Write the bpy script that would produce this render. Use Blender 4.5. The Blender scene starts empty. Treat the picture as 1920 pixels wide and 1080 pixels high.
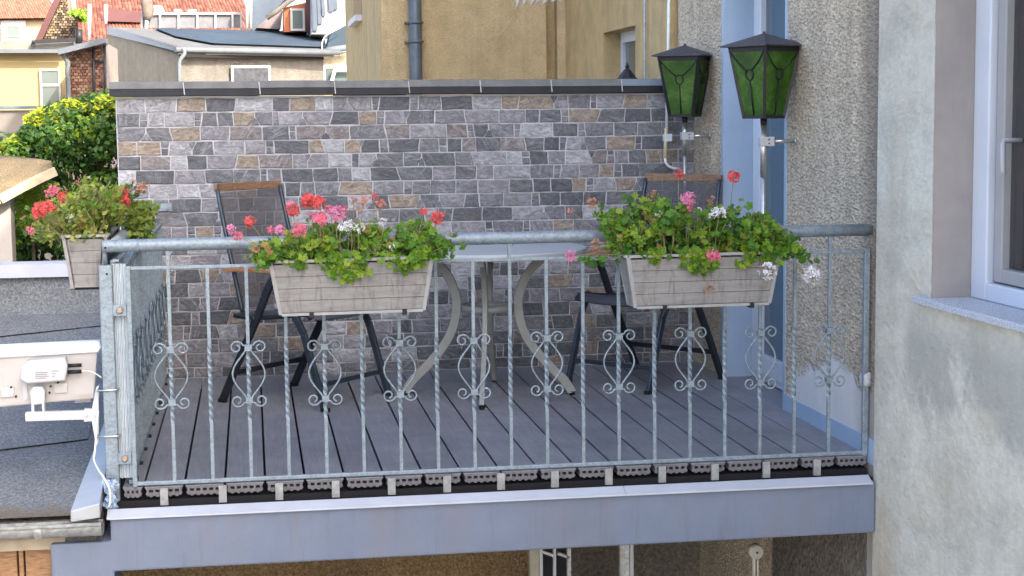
import bpy, math, random
import numpy as np
from mathutils import Vector, Matrix
random.seed(7)
S = bpy.context.scene
COL = S.collection
# ---------------------------------------------------------------- camera
CAMP = (0.1261, -6.1912, 1.3545); YAW, PITCH, ROLL, FPX = 0.1564, -0.1027, -0.0101, 3087.4
def cam_axes():
    cy, sy, cp, sp = math.cos(YAW), math.sin(YAW), math.cos(PITCH), math.sin(PITCH)
    f = Vector((sy*cp, cy*cp, sp)); r = Vector((cy, -sy, 0)); u = r.cross(f)
    c, s = math.cos(ROLL), math.sin(ROLL)
    return c*r+s*u, -s*r+c*u, f
R_, U_, F_ = cam_axes()
cam = bpy.data.cameras.new('camera'); cam.sensor_width = 36; cam.lens = FPX/1920*36
cam.clip_start = 0.1; cam.clip_end = 600
co = bpy.data.objects.new('camera', cam); COL.objects.link(co)
m = Matrix((R_, U_, -F_)).transposed().to_4x4(); m.translation = Vector(CAMP); co.matrix_world = m
S.camera = co
# ---------------------------------------------------------------- world, sun, exposure
SUN_EL, SUN_AZ = math.radians(33), math.radians(152)     # azimuth from +Y towards +X
w = bpy.data.worlds.new('World'); S.world = w; w.use_nodes = True
nt = w.node_tree; nt.nodes.clear()
sk = nt.nodes.new('ShaderNodeTexSky'); sk.sky_type = 'NISHITA'; sk.sun_disc = False
sk.sun_elevation = SUN_EL; sk.sun_rotation = SUN_AZ; sk.air_density = 0.7; sk.dust_density = 4.0; sk.ozone_density = 0.55
bg = nt.nodes.new('ShaderNodeBackground'); bg.inputs[1].default_value = 0.15
wo = nt.nodes.new('ShaderNodeOutputWorld')
nt.links.new(sk.outputs[0], bg.inputs[0]); nt.links.new(bg.outputs[0], wo.inputs[0])
sl = bpy.data.lights.new('sun', 'SUN'); sl.energy = 2.0; sl.angle = math.radians(0.6); sl.color = (1.0, 0.90, 0.74)
so = bpy.data.objects.new('sun', sl); COL.objects.link(so)
TOSUN = Vector((math.cos(SUN_EL)*math.sin(SUN_AZ), math.cos(SUN_EL)*math.cos(SUN_AZ), math.sin(SUN_EL)))
so.rotation_euler = TOSUN.to_track_quat('Z', 'Y').to_euler(); so.location = (0, -10, 12)
S.view_settings.view_transform = 'Standard'; S.view_settings.look = 'None'
S.view_settings.exposure = 2.35; S.view_settings.gamma = 1
S.render.engine = 'CYCLES'

# ---------------------------------------------------------------- helpers
def at(px, py, ax, v):
    """point on the plane axis=v seen at a pixel of the photograph (used to survey real positions)"""
    d = F_ + (px-960)/FPX*R_ - (py-540)/FPX*U_
    t = (v-CAMP[ax])/d[ax]
    return Vector(CAMP)+t*d
def aY(px, py, Y): return at(px, py, 1, Y)
def aX(px, py, X): return at(px, py, 0, X)
def tag(o, label=None, cat=None, group=None, kind=None):
    if label: o['label'] = label
    if cat: o['category'] = cat
    if group: o['group'] = group
    if kind: o['kind'] = kind
    return o
def empty(name, loc=(0, 0, 0), rz=0.0):
    o = bpy.data.objects.new(name, None); COL.objects.link(o)
    o.location = loc; o.rotation_euler = (0, 0, rz); o.empty_display_size = .1
    return o
class MB:
    def __init__(s): s.v = []; s.f = []; s.sm = []; s.mi = []; s.cur = 0; s.tone = []; s.t = 0.0
    def add(s, vs, fs, smooth=False):
        b = len(s.v); s.v += [tuple(x) for x in vs]
        for f in fs:
            s.f.append([b+i for i in f]); s.sm.append(smooth); s.mi.append(s.cur); s.tone.append(s.t)
    def box(s, x0, x1, y0, y1, z0, z1):
        if x0 > x1: x0, x1 = x1, x0
        if y0 > y1: y0, y1 = y1, y0
        if z0 > z1: z0, z1 = z1, z0
        v = [(x, y, z) for x in (x0, x1) for y in (y0, y1) for z in (z0, z1)]
        s.add(v, [(0, 1, 3, 2), (4, 6, 7, 5), (0, 4, 5, 1), (2, 3, 7, 6), (0, 2, 6, 4), (1, 5, 7, 3)])
        return s
    def bar(s, p0, p1, w, h, up=(0, 0, 1), tw=0.0, seg=1):
        p0, p1 = Vector(p0), Vector(p1); d = (p1-p0).normalized(); up = Vector(up)
        if abs(d.dot(up)) > .98: up = Vector((0, 1, 0))
        a = d.cross(up).normalized(); b = a.cross(d)
        vs = []
        for i in range(seg+1):
            t = i/seg; c = p0.lerp(p1, t); th = tw*t
            for sx, sy in ((-1, -1), (1, -1), (1, 1), (-1, 1)):
                x, y = sx*w/2, sy*h/2
                vs.append(c+a*(x*math.cos(th)-y*math.sin(th))+b*(x*math.sin(th)+y*math.cos(th)))
        fs = [(3, 2, 1, 0), tuple(4*seg+i for i in range(4))]
        for i in range(seg):
            for k in range(4):
                fs.append((4*i+k, 4*i+(k+1) % 4, 4*i+4+(k+1) % 4, 4*i+4+k))
        s.add(vs, fs); return s
    def tube(s, pts, r, n=8, caps=True, closed=False):
        pts = [Vector(p) for p in pts]; N = len(pts)
        rs = r if isinstance(r, (list, tuple)) else [r]*N
        vs = []; prev = None
        for i, p in enumerate(pts):
            if closed: d = pts[(i+1) % N]-pts[i-1]
            else: d = pts[min(i+1, N-1)]-pts[max(i-1, 0)]
            if d.length < 1e-9: d = Vector((0, 0, 1))
            d.normalize()
            if prev is None:
                a = d.orthogonal().normalized()
            else:
                a = (prev-d*prev.dot(d))
                a = a.normalized() if a.length > 1e-6 else d.orthogonal().normalized()
            prev = a; b = d.cross(a)
            for k in range(n):
                th = 2*math.pi*k/n
                vs.append(p+(a*math.cos(th)+b*math.sin(th))*rs[i])
        fs = []
        M = N if closed else N-1
        for i in range(M):
            j = (i+1) % N
            for k in range(n):
                fs.append((i*n+k, i*n+(k+1) % n, j*n+(k+1) % n, j*n+k))
        s.add(vs, fs, True)
        if caps and not closed:
            b = len(s.v)-N*n
            s.f.append([b+k for k in reversed(range(n))]); s.sm.append(False); s.mi.append(s.cur); s.tone.append(s.t)
            s.f.append([b+(N-1)*n+k for k in range(n)]); s.sm.append(False); s.mi.append(s.cur); s.tone.append(s.t)
        return s
    def prism(s, poly, vec):
        """3D polygon extruded along vec"""
        poly = [Vector(p) for p in poly]; vec = Vector(vec); n = len(poly)
        s.add(poly+[p+vec for p in poly], [tuple(reversed(range(n))), tuple(range(n, 2*n))] +
              [(i, (i+1) % n, n+(i+1) % n, n+i) for i in range(n)]); return s
    def sph(s, c, r, sc=(1, 1, 1), nu=10, nv=6):
        vs = [(c[0], c[1], c[2]-r*sc[2])]
        for i in range(1, nv):
            ph = -math.pi/2+math.pi*i/nv
            for k in range(nu):
                th = 2*math.pi*k/nu
                vs.append((c[0]+r*sc[0]*math.cos(ph)*math.cos(th), c[1]+r*sc[1]*math.cos(ph)*math.sin(th), c[2]+r*sc[2]*math.sin(ph)))
        vs.append((c[0], c[1], c[2]+r*sc[2])); L = len(vs)-1; fs = []
        for k in range(nu):
            k2 = (k+1) % nu
            fs.append((0, 1+k2, 1+k)); fs.append((L, 1+(nv-2)*nu+k, 1+(nv-2)*nu+k2))
            for i in range(nv-2): fs.append((1+i*nu+k, 1+i*nu+k2, 1+(i+1)*nu+k2, 1+(i+1)*nu+k))
        s.add(vs, fs, True); return s
    def mesh(s, name, mats):
        me = bpy.data.meshes.new(name); me.from_pydata(s.v, [], s.f)
        if not isinstance(mats, (list, tuple)): mats = [mats]
        for mt in mats: me.materials.append(mt)
        me.polygons.foreach_set('use_smooth', s.sm)
        me.polygons.foreach_set('material_index', s.mi)
        if any(s.tone):
            a = me.attributes.new('tone', 'FLOAT', 'FACE'); a.data.foreach_set('value', s.tone)
        me.update(); return me
    def build(s, name, mats, parent=None, bevel=0, loc=None):
        o = bpy.data.objects.new(name, s.mesh(name, mats)); COL.objects.link(o)
        if parent: o.parent = parent
        if loc: o.location = loc
        if bevel:
            b = o.modifiers.new('bevel', 'BEVEL'); b.width = bevel; b.segments = 2; b.limit_method = 'ANGLE'
        return o
def dup(o, parent=None, **kw):
    c = o.copy(); COL.objects.link(c); c.parent = parent
    for ch in list(o.children):
        dup(ch, c)
    return c

# ---------------------------------------------------------------- materials
class NB:
    def __init__(s, name):
        s.m = bpy.data.materials.new(name); s.m.use_nodes = True; s.t = s.m.node_tree; s.t.nodes.clear()
        s.out = s.n('ShaderNodeOutputMaterial'); s.b = s.n('ShaderNodeBsdfPrincipled'); s.l(s.b.outputs[0], s.out.inputs[0])
        s.b.inputs['Specular IOR Level'].default_value = .3
        s.geo = None
    def n(s, t): return s.t.nodes.new(t)
    def l(s, a, b): s.t.links.new(a, b)
    def pos(s, scale=(1, 1, 1), obj=False):
        if obj: src = s.n('ShaderNodeTexCoord').outputs['Object']
        else:
            if not s.geo: s.geo = s.n('ShaderNodeNewGeometry')
            src = s.geo.outputs['Position']
        mp = s.n('ShaderNodeMapping'); mp.inputs['Scale'].default_value = scale; s.l(src, mp.inputs[0]); return mp.outputs[0]
    def noise(s, scale, detail=4, rough=.55, vec=None, sc=(1, 1, 1), dist=0, obj=False):
        n = s.n('ShaderNodeTexNoise'); n.inputs['Scale'].default_value = scale; n.inputs['Detail'].default_value = detail
        n.inputs['Roughness'].default_value = rough; n.inputs['Distortion'].default_value = dist
        s.l(vec if vec is not None else s.pos(sc, obj), n.inputs['Vector']); return n.outputs['Fac']
    def vor(s, scale, sc=(1, 1, 1), feat='F1', out='Distance', obj=False):
        n = s.n('ShaderNodeTexVoronoi'); n.feature = feat; n.inputs['Scale'].default_value = scale
        s.l(s.pos(sc, obj), n.inputs['Vector']); return n.outputs[out]
    def ramp(s, fac, stops, interp='LINEAR'):
        r = s.n('ShaderNodeValToRGB'); r.color_ramp.interpolation = interp
        e = r.color_ramp.elements
        while len(e) < len(stops): e.new(.5)
        for i, (p, c) in enumerate(stops):
            e[i].position = p
            e[i].color = (c, c, c, 1) if not isinstance(c, (tuple, list)) else (*c[:3], 1)
        s.l(fac, r.inputs[0]); return r.outputs[0]
    def mix(s, fac, a, b, mode='MIX'):
        m = s.n('ShaderNodeMix'); m.data_type = 'RGBA'; m.blend_type = mode
        for sock, v in ((m.inputs[0], fac), (m.inputs[6], a), (m.inputs[7], b)):
            if isinstance(v, (int, float)): sock.default_value = v
            elif isinstance(v, (tuple, list)): sock.default_value = (*v[:3], 1)
            else: s.l(v, sock)
        return m.outputs[2]
    def math(s, op, a, b=0.0, clamp=False):
        m = s.n('ShaderNodeMath'); m.operation = op; m.use_clamp = clamp
        for i, v in enumerate((a, b)):
            if isinstance(v, (int, float)): m.inputs[i].default_value = v
            else: s.l(v, m.inputs[i])
        return m.outputs[0]
    def attr(s, name):
        a = s.n('ShaderNodeAttribute'); a.attribute_name = name; return a.outputs['Fac']
    def rnd(s): return s.n('ShaderNodeObjectInfo').outputs['Random']
    def bump(s, h, strength=.5, dist=.01, prev=None):
        b = s.n('ShaderNodeBump'); b.inputs['Strength'].default_value = strength; b.inputs['Distance'].default_value = dist
        s.l(h, b.inputs['Height'])
        if prev is not None: s.l(prev, b.inputs['Normal'])
        s.l(b.outputs[0], s.b.inputs['Normal']); return b.outputs[0]
    def col(s, c):
        if isinstance(c, (tuple, list)): s.b.inputs['Base Color'].default_value = (*c[:3], 1)
        else: s.l(c, s.b.inputs['Base Color'])
        return s
    def set(s, **k):
        for a, v in k.items():
            i = s.b.inputs[a.replace('_', ' ')]
            if isinstance(v, (int, float)): i.default_value = v
            else: s.l(v, i)
        return s
def simple(name, c, rough=.6, metal=0, var=.15, scale=20, bump=.1, bscale=200, bdist=.002):
    k = NB(name); n = k.noise(scale, 5, .6)
    d = k.ramp(n, [(.3, tuple(x*(1-var) for x in c)), (.7, tuple(min(1, x*(1+var)) for x in c))])
    k.col(d); k.set(Roughness=rough, Metallic=metal)
    if bump: k.bump(k.noise(bscale, 3), bump, bdist)
    return k.m
M = {}
def mk_galv(name, c, sc=60):
    k = NB(name); v = k.vor(sc, out='Color'); sep = k.n('ShaderNodeSeparateColor'); k.l(v, sep.inputs[0])
    n = k.noise(30, 5, .65)
    f = k.math('ADD', k.math('MULTIPLY', sep.outputs[0], .3), k.math('MULTIPLY', n, .7))
    k.col(k.ramp(f, [(.3, tuple(x*.75 for x in c)), (.5, c), (.75, tuple(min(1, x*1.28) for x in c))]))
    k.set(Roughness=k.ramp(f, [(.2, .42), (.8, .6)]), Metallic=.35); k.bump(k.noise(220, 3), .15, .001)
    return k.m
M['galv'] = mk_galv('galvanised_steel', (.215, .265, .305), 130)
M['galv_white'] = mk_galv('weathered_zinc', (.33, .39, .44), 120)
M['black'] = simple('black_metal', (.018, .018, .022), .45, 0, .3)
M['blackpl'] = simple('black_plastic', (.015, .015, .017), .4, 0, .2)
M['chairblk'] = simple('dark_powder_coat', (.022, .026, .033), .33, .2, .3)
M['chairblue'] = simple('anthracite_tube', (.05, .065, .085), .3, .5, .2)
M['white'] = simple('white_plastic', (.43, .44, .45), .35, 0, .05, 8, .03)
M['whitepaint'] = simple('white_paint', (.50, .51, .53), .45, 0, .08, 6, .05)
M['upvc'] = simple('white_upvc', (.58, .62, .68), .28, 0, .03, 6, .0)
M['upvc_blue'] = simple('pale_upvc', (.60, .65, .71), .3, 0, .04, 6, .0)
M['tabletop'] = simple('satin_grey_metal', (.40, .44, .47), .38, .25, .06, 5, .03)
M['tableleg'] = simple('warm_grey_powder_coat', (.24, .25, .235), .5, .1, .1)
M['foot'] = simple('rubber', (.012, .012, .012), .8)
M['clip'] = simple('clip_black', (.01, .01, .012), .5)
M['cable'] = simple('cable_white', (.6, .62, .6), .5)
M['pipe'] = simple('conduit_white', (.68, .74, .78), .4, 0, .1, 30)
M['ytape'] = simple('yellowed_tape', (.62, .58, .38), .6)
M['steel'] = simple('stainless_tube', (.52, .53, .52), .3, .85, .15, 40)
# stone cladding
def mk_stone():
    k = NB('slate_cladding'); t = k.attr('tone'); rnd = k.rnd()
    g = k.math('FRACT', k.math('MULTIPLY', t, 37.7))
    vec = k.n('ShaderNodeVectorMath'); vec.operation = 'ADD'
    comb = k.n('ShaderNodeCombineXYZ'); k.l(k.math('MULTIPLY', g, 40), comb.inputs[0]); k.l(k.math('MULTIPLY', t, 25), comb.inputs[2])
    k.l(k.pos((1, 1, 1)), vec.inputs[0]); k.l(comb.outputs[0], vec.inputs[1]); V = vec.outputs[0]
    base = k.ramp(t, [(0, (.092, .098, .11)), (.13, (.118, .124, .137)), (.30, (.155, .158, .175)), (.44, (.20, .197, .218)), (.60, (.18, .162, .162)),
                      (.68, (.25, .252, .272)), (.80, (.32, .33, .35)), (.90, (.235, .195, .155))], 'CONSTANT')
    sc = k.n('ShaderNodeVectorMath'); sc.operation = 'MULTIPLY'; sc.inputs[1].default_value = (1, 1, 1.9); k.l(V, sc.inputs[0])
    n1 = k.noise(19, 6, .62, vec=sc.outputs[0], dist=1.6)
    n2 = k.noise(75, 4, .6, vec=V)
    c = k.mix(.8, base, k.ramp(n1, [(.3, .40), (.52, 1.0), (.68, 1.65)]), 'MULTIPLY')
    c = k.mix(.25, c, k.ramp(n2, [(.35, .65), (.65, 1.3)]), 'MULTIPLY')
    rot = k.n('ShaderNodeVectorRotate'); rot.rotation_type = 'Y_AXIS'; k.l(V, rot.inputs['Vector']); k.l(k.math('MULTIPLY', g, 3.0), rot.inputs['Angle'])
    st = k.n('ShaderNodeVectorMath'); st.operation = 'MULTIPLY'; st.inputs[1].default_value = (1, 1, 5.5); k.l(rot.outputs[0], st.inputs[0])
    n3 = k.noise(13, 5, .66, vec=st.outputs[0], dist=1.1)
    vein = k.math('MULTIPLY', k.ramp(n3, [(.52, 0), (.68, 1)]), k.ramp(t, [(.1, .3), (.2, .8), (.45, .45), (.62, .8)]))
    c = k.mix(k.math('MULTIPLY', vein, .62), c, (.42, .44, .49))
    c = k.mix(k.math('MULTIPLY', k.ramp(n3, [(.3, 1), (.42, 0)]), .45), c, (.05, .055, .07))
    rust = k.math('MULTIPLY', k.ramp(k.noise(13, 4, .6, vec=V), [(.56, 0), (.68, 1)]), k.ramp(g, [(.5, 0), (.9, .3)]))
    c = k.mix(rust, c, (.19, .145, .10))
    k.col(c); k.set(Roughness=k.ramp(n1, [(.3, .5), (.7, .75)]))
    h = k.math('ADD', n1, k.math('MULTIPLY', n2, .2)); k.bump(h, .8, .008)
    return k.m
M['stone'] = mk_stone()
M['mortar'] = simple('pale_mortar', (.44, .445, .475), .9, 0, .14, 9, .3, 300, .002)
def mk_deck():
    k = NB('grooved_decking'); p = k.pos((1, 1, 1))
    wv = k.n('ShaderNodeTexWave'); wv.wave_type = 'BANDS'; wv.bands_direction = 'X'; wv.inputs['Scale'].default_value = 1/.0085/3.14159/2*3.14159
    k.l(p, wv.inputs['Vector'])
    n = k.noise(3.0, 6, .6); n2 = k.noise(60, 3, .6, sc=(1, .08, 1)); n3 = k.noise(14, 5, .65)
    c = k.ramp(n, [(.3, (.178, .185, .208)), (.7, (.262, .27, .298))])
    c = k.mix(.5, c, k.ramp(n2, [(.3, .75), (.7, 1.25)]), 'MULTIPLY')
    c = k.mix(k.ramp(n3, [(.52, 0), (.75, .45)]), c, (.30, .30, .32))
    c = k.mix(.35, c, k.ramp(k.rnd(), [(0, .7), (1, 1.25)]), 'MULTIPLY')
    sp = k.ramp(k.vor(38), [(.0, 1), (.07, 0)])
    c = k.mix(k.math('MULTIPLY', sp, .35), c, (.42, .45, .5))
    c = k.mix(.45, c, k.ramp(wv.outputs['Fac'], [(0, .6), (.5, 1.1)]), 'MULTIPLY')
    k.col(c); k.set(Roughness=.5); k.bump(wv.outputs['Fac'], .6, .003)
    return k.m
M['deck'] = mk_deck()
M['deckend'] = simple('decking_core', (.15, .145, .155), .8, 0, .2, 60)
M['voidblk'] = simple('shade_and_tar_black', (.012, .012, .014), .8)  # near-black for shade in gaps and holes, also for tar seams
def mk_paint(name, c, c2, stain=(.3, .28, .26), amt=.5, scale=1.3, bump=.2, rough=.7):
    k = NB(name); n = k.noise(scale, 6, .62, dist=.6); n2 = k.noise(9, 5, .6); v = k.noise(2.2, 4, .6, sc=(2.2, 2.2, .35))
    a = k.ramp(n, [(.3, c), (.7, c2)]); a = k.mix(.3, a, k.ramp(n2, [(.3, .8), (.7, 1.15)]), 'MULTIPLY')
    a = k.mix(k.math('MULTIPLY', k.ramp(v, [(.5, 0), (.72, 1)]), amt), a, stain)
    a = k.mix(k.math('MULTIPLY', k.ramp(k.noise(5, 6, .7, sc=(3, 3, .25)), [(.55, 0), (.7, 1)]), amt*.6), a, tuple(x*.6 for x in stain))
    k.col(a); k.set(Roughness=rough); b = k.bump(n2, bump, .01); k.bump(k.noise(160, 3), bump, .002, b)
    return k.m
M['beam'] = mk_paint('blue_grey_render', (.130, .163, .225), (.165, .192, .255), (.17, .165, .18), .55, 1.6, .22)
M['ledge'] = simple('pale_sheet_metal', (.43, .455, .51), .5, 0, .08, 7)
def mk_rough(name, c, dark, light, bscale=75, amp=1.0, soilz=False, gz=(1, 1, 1)):
    k = NB(name)
    v = k.vor(bscale, sc=gz); n2 = k.noise(bscale*1.1, 4, .7, sc=gz); big = k.noise(1.1, 6, .65, sc=(1, 1, .5), dist=.8); med = k.noise(7, 5, .65)
    streak = k.noise(1.6, 5, .6, sc=(3.2, 3.2, .22))
    a = k.ramp(big, [(.3, dark), (.5, c), (.72, light)])
    a = k.mix(.55, a, k.ramp(n2, [(.34, 1-.7*amp), (.5, 1.0), (.64, 1+.7*amp)]), 'MULTIPLY')
    a = k.mix(.45, a, k.ramp(med, [(.3, .7), (.7, 1.25)]), 'MULTIPLY')
    a = k.mix(k.math('MULTIPLY', k.ramp(streak, [(.52, 0), (.72, 1)]), .35), a, tuple(x*.5 for x in c))
    if soilz:   # smooth grey repair plaster near the deck with a ragged upper edge
        sx = k.n('ShaderNodeSeparateXYZ'); k.l(k.geo.outputs['Position'], sx.inputs[0])
        z = k.math('ADD', sx.outputs['Z'], k.math('MULTIPLY', k.noise(3.0, 5, .6), -.42))
        z = k.math('ADD', z, k.math('MULTIPLY', sx.outputs['Y'], .13))
        msk = k.ramp(z, [(.10, 1), (.145, 0)])
        yg = k.ramp(sx.outputs['Y'], [(0.9, 1), (1.15, 0)])
        msk = k.math('MULTIPLY', msk, yg)
        a = k.mix(msk, a, k.ramp(med, [(.3, (.54, .54, .53)), (.7, (.64, .63, .61))]))
        ed = k.ramp(k.math('ADD', sx.outputs['Y'], k.math('ADD', k.math('MULTIPLY', k.noise(6, 5, .7, sc=(1, 1, .4)), -.16), .5)), [(.37, 1), (.45, .75), (.60, 0)])
        a = k.mix(k.math('MULTIPLY', ed, .7), a, (.17, .15, .12))
        inv = k.math('SUBTRACT', 1.0, msk)
        h = k.math('MULTIPLY', k.math('ADD', n2, v), inv)
    else: h = k.math('ADD', n2, v)
    k.col(a); k.set(Roughness=.92); k.bump(h, 1.0, .014)
    return k.m
M['roughcast'] = mk_rough('roughcast_render', (.56, .475, .355), (.44, .375, .28), (.66, .57, .44), 85, soilz=True, gz=(1, .42, 1))
M['reveal'] = mk_paint('weathered_reveal_render', (.27, .255, .245), (.33, .31, .29), (.22, .20, .18), .5, 2.5, .5, .85)
def mk_plaster():
    k = NB('smeared_cement_plaster')
    big = k.noise(1.0, 6, .6, sc=(1, 1, .7), dist=.3); med = k.noise(7, 8, .76, sc=(1, .5, .8), dist=.15); fine = k.noise(60, 4, .6, sc=(1, .45, 1)); st = k.noise(2.4, 5, .6, sc=(2.5, 2.5, .3))
    a = k.ramp(big, [(.3, (.455, .445, .375)), (.5, (.56, .55, .465)), (.7, (.65, .635, .525))])
    a = k.mix(.75, a, k.ramp(med, [(.28, .66), (.5, 1.0), (.7, 1.16)]), 'MULTIPLY')
    wm = k.ramp(k.noise(2.3, 7, .72, sc=(1, 1, .8), dist=.3), [(.5, 0), (.62, .5)]); a = k.mix(wm, a, (.50, .43, .33))
    a = k.mix(.22, a, k.ramp(fine, [(.3, .6), (.7, 1.35)]), 'MULTIPLY')
    a = k.mix(k.math('MULTIPLY', k.ramp(st, [(.5, 0), (.7, 1)]), .35), a, (.36, .33, .25))
    # damp grey patches below the window sill
    sx = k.n('ShaderNodeSeparateXYZ'); k.l(k.geo.outputs['Position'], sx.inputs[0])
    zz = k.math('ADD', sx.outputs['Z'], k.math('MULTIPLY', k.noise(4.2, 7, .7, sc=(1, .7, .55), dist=.5), 1.05))
    zm = k.math('MULTIPLY', k.ramp(k.math('MULTIPLY', zz, .5), [(.40, 0), (.47, 1)]), k.ramp(k.math('MULTIPLY', sx.outputs['Z'], .5), [(.26, 1), (.33, 0)]))
    ym = k.ramp(k.math('ADD', k.math('MULTIPLY', sx.outputs['Y'], -1), k.math('MULTIPLY', med, .15)), [(.44, 0), (.52, 1)])
    a = k.mix(k.math('MULTIPLY', k.math('MULTIPLY', zm, ym), .7), a, (.34, .35, .315))
    k.col(a); k.set(Roughness=.85); b = k.bump(med, .7, .03); k.bump(fine, .6, .006, b)
    return k.m
M['plaster'] = mk_plaster()
M['bluepaint'] = mk_paint('blue_grey_wall_paint', (.30, .40, .52), (.34, .44, .56), (.33, .42, .52), .3, 2, .08, .55)
def mk_granite():
    k = NB('speckled_granite'); n = k.noise(190, 3, .8); n2 = k.noise(400, 2, .7)
    a = k.ramp(n, [(.36, (.18, .2, .24)), (.5, (.46, .49, .54)), (.62, (.68, .7, .74))]); k.col(k.mix(.4, a, k.ramp(n2, [(.35, .6), (.65, 1.3)]), 'MULTIPLY')); k.set(Roughness=.4); return k.m
M['granite'] = mk_granite()
def mk_glass(name, c, rough=.05, alpha=1.0, spec=.8):
    k = NB(name); k.col(c); k.set(Roughness=rough, Alpha=alpha); k.b.inputs['Specular IOR Level'].default_value = spec
    k.bump(k.noise(1.5, 2), .05, .02); return k.m
M['glassdoor'] = mk_glass('door_glass', (.035, .085, .125))
M['glasswin'] = mk_glass('window_glass', (.05, .045, .045), .03, .45)
M['glassfar'] = mk_glass('far_window_glass', (.09, .12, .12), .08)
M['curtain'] = simple('brown_curtain', (.16, .12, .11), .9, 0, .3, 5)
M['room'] = simple('dim_room', (.08, .07, .06), .9)
def mk_green():
    k = NB('green_hammered_glass'); n = k.noise(95, 3, .6); n2 = k.noise(12, 3)
    c = k.ramp(n2, [(.3, (.03, .10, .01)), (.5, (.065, .19, .02)), (.7, (.15, .30, .05))]); c = k.mix(.7, c, k.ramp(n, [(.34, .45), (.5, .9), (.66, 1.5)]), 'MULTIPLY')
    k.col(c); k.set(Roughness=.12); k.b.inputs['Specular IOR Level'].default_value = .8
    k.bump(n, .6, .004)
    tr = k.n('ShaderNodeBsdfTranslucent'); k.l(k.mix(.5, c, (.16, .55, .05)), tr.inputs[0]); mx = k.n('ShaderNodeMixShader'); mx.inputs[0].default_value = .5
    k.l(k.b.outputs[0], mx.inputs[1]); k.l(tr.outputs[0], mx.inputs[2]); k.l(mx.outputs[0], k.out.inputs[0]); return k.m
M['green'] = mk_green()
def mk_slat():
    k = NB('whitewashed_wood'); g = k.noise(7, 5, .65, sc=(1, 1, 9), obj=True, dist=.5); v = k.noise(11, 6, .7, sc=(3.2, 3.2, .6), obj=True, dist=.4)
    fine = k.noise(60, 4, .6, sc=(.6, .6, 5), obj=True)
    a = k.ramp(g, [(.3, (.195, .193, .188)), (.7, (.27, .265, .257))]); a = k.mix(.35, a, k.ramp(fine, [(.3, .75), (.7, 1.2)]), 'MULTIPLY')
    a = k.mix(k.math('MULTIPLY', k.ramp(v, [(.50, 0), (.62, 1)]), .62), a, (.12, .105, .105))
    kn = k.ramp(k.vor(9, sc=(1, 1, 2.2), obj=True), [(.0, 1), (.08, 0)])
    a = k.mix(k.math('MULTIPLY', kn, .5), a, (.2, .12, .07))
    k.col(a); k.set(Roughness=.75); k.bump(g, .25, .003); return k.m
M['slat'] = mk_slat()
M['trim'] = simple('pale_planter_trim', (.29, .292, .29), .6, 0, .15, 25)
M['soil'] = simple('potting_soil', (.03, .022, .016), .95, 0, .4, 60, .6, 120, .01)
def mk_wood(name, c):
    k = NB(name); g = k.noise(14, 6, .65, sc=(1, 1, 6), obj=True, dist=1.2); k.col(k.ramp(g, [(.3, tuple(x*.55 for x in c)), (.7, tuple(x*1.35 for x in c))])); k.set(Roughness=.5); k.bump(g, .2, .002); return k.m
M['teak'] = mk_wood('oiled_teak', (.30, .155, .075))
M['teakpale'] = mk_wood('weathered_teak', (.22, .135, .085))
def mk_fabric():
    k = NB('open_textilene_mesh'); k.col((.075, .072, .078)); k.set(Roughness=.6)
    tr = k.n('ShaderNodeBsdfTransparent'); mx = k.n('ShaderNodeMixShader'); n = k.noise(9, 3)
    k.l(k.ramp(n, [(.3, .66), (.7, .76)]), mx.inputs[0]); k.l(tr.outputs[0], mx.inputs[1]); k.l(k.b.outputs[0], mx.inputs[2]); k.l(mx.outputs[0], k.out.inputs[0]); return k.m
M['fabric'] = mk_fabric()
M['seatfab'] = simple('textilene_seat', (.045, .052, .065), .55, .0, .15, 40)
def mk_leaf(name, lo, mid, hi, transl=.35, obj=False):
    k = NB(name); t = k.attr('tone'); n = k.noise(14, 3)
    f = k.math('ADD', k.math('MULTIPLY', t, .8), k.math('MULTIPLY', n, .25))
    c = k.ramp(f, [(.12, lo), (.55, mid), (.95, hi)]); k.col(c); k.set(Roughness=.45)
    tr = k.n('ShaderNodeBsdfTranslucent'); k.l(c, tr.inputs[0]); mx = k.n('ShaderNodeMixShader'); mx.inputs[0].default_value = transl
    k.l(k.b.outputs[0], mx.inputs[1]); k.l(tr.outputs[0], mx.inputs[2]); k.l(mx.outputs[0], k.out.inputs[0]); return k.m
M['gleaf'] = mk_leaf('geranium_leaf', (.025, .08, .01), (.12, .25, .018), (.33, .40, .04))
M['dleaf'] = mk_leaf('deep_green_geranium_leaf', (.02, .075, .014), (.075, .20, .022), (.18, .31, .04))
M['pleaf'] = mk_leaf('pale_green_leaf', (.08, .14, .02), (.22, .28, .05), (.42, .40, .12))
M['yleaf'] = mk_leaf('withered_leaf', (.18, .11, .03), (.34, .24, .07), (.45, .33, .12))
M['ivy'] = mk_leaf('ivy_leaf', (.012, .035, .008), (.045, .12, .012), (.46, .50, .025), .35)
M['bark'] = simple('dark_stems', (.04, .035, .02), .9, 0, .3, 30)
M['stem'] = simple('pale_stalk', (.22, .20, .10), .7, 0, .3, 60)
M['dry'] = simple('dried_flower', (.33, .17, .11), .8, 0, .4, 90)
def petal(name, c):
    k = NB(name); t = k.noise(120, 2); k.col(k.ramp(t, [(.3, tuple(x*.75 for x in c)), (.7, tuple(min(1, x*1.2) for x in c))])); k.set(Roughness=.5)
    tr = k.n('ShaderNodeBsdfTranslucent'); tr.inputs[0].default_value = (*c, 1); mx = k.n('ShaderNodeMixShader'); mx.inputs[0].default_value = .35
    k.l(k.b.outputs[0], mx.inputs[1]); k.l(tr.outputs[0], mx.inputs[2]); k.l(mx.outputs[0], k.out.inputs[0]); return k.m
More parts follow.
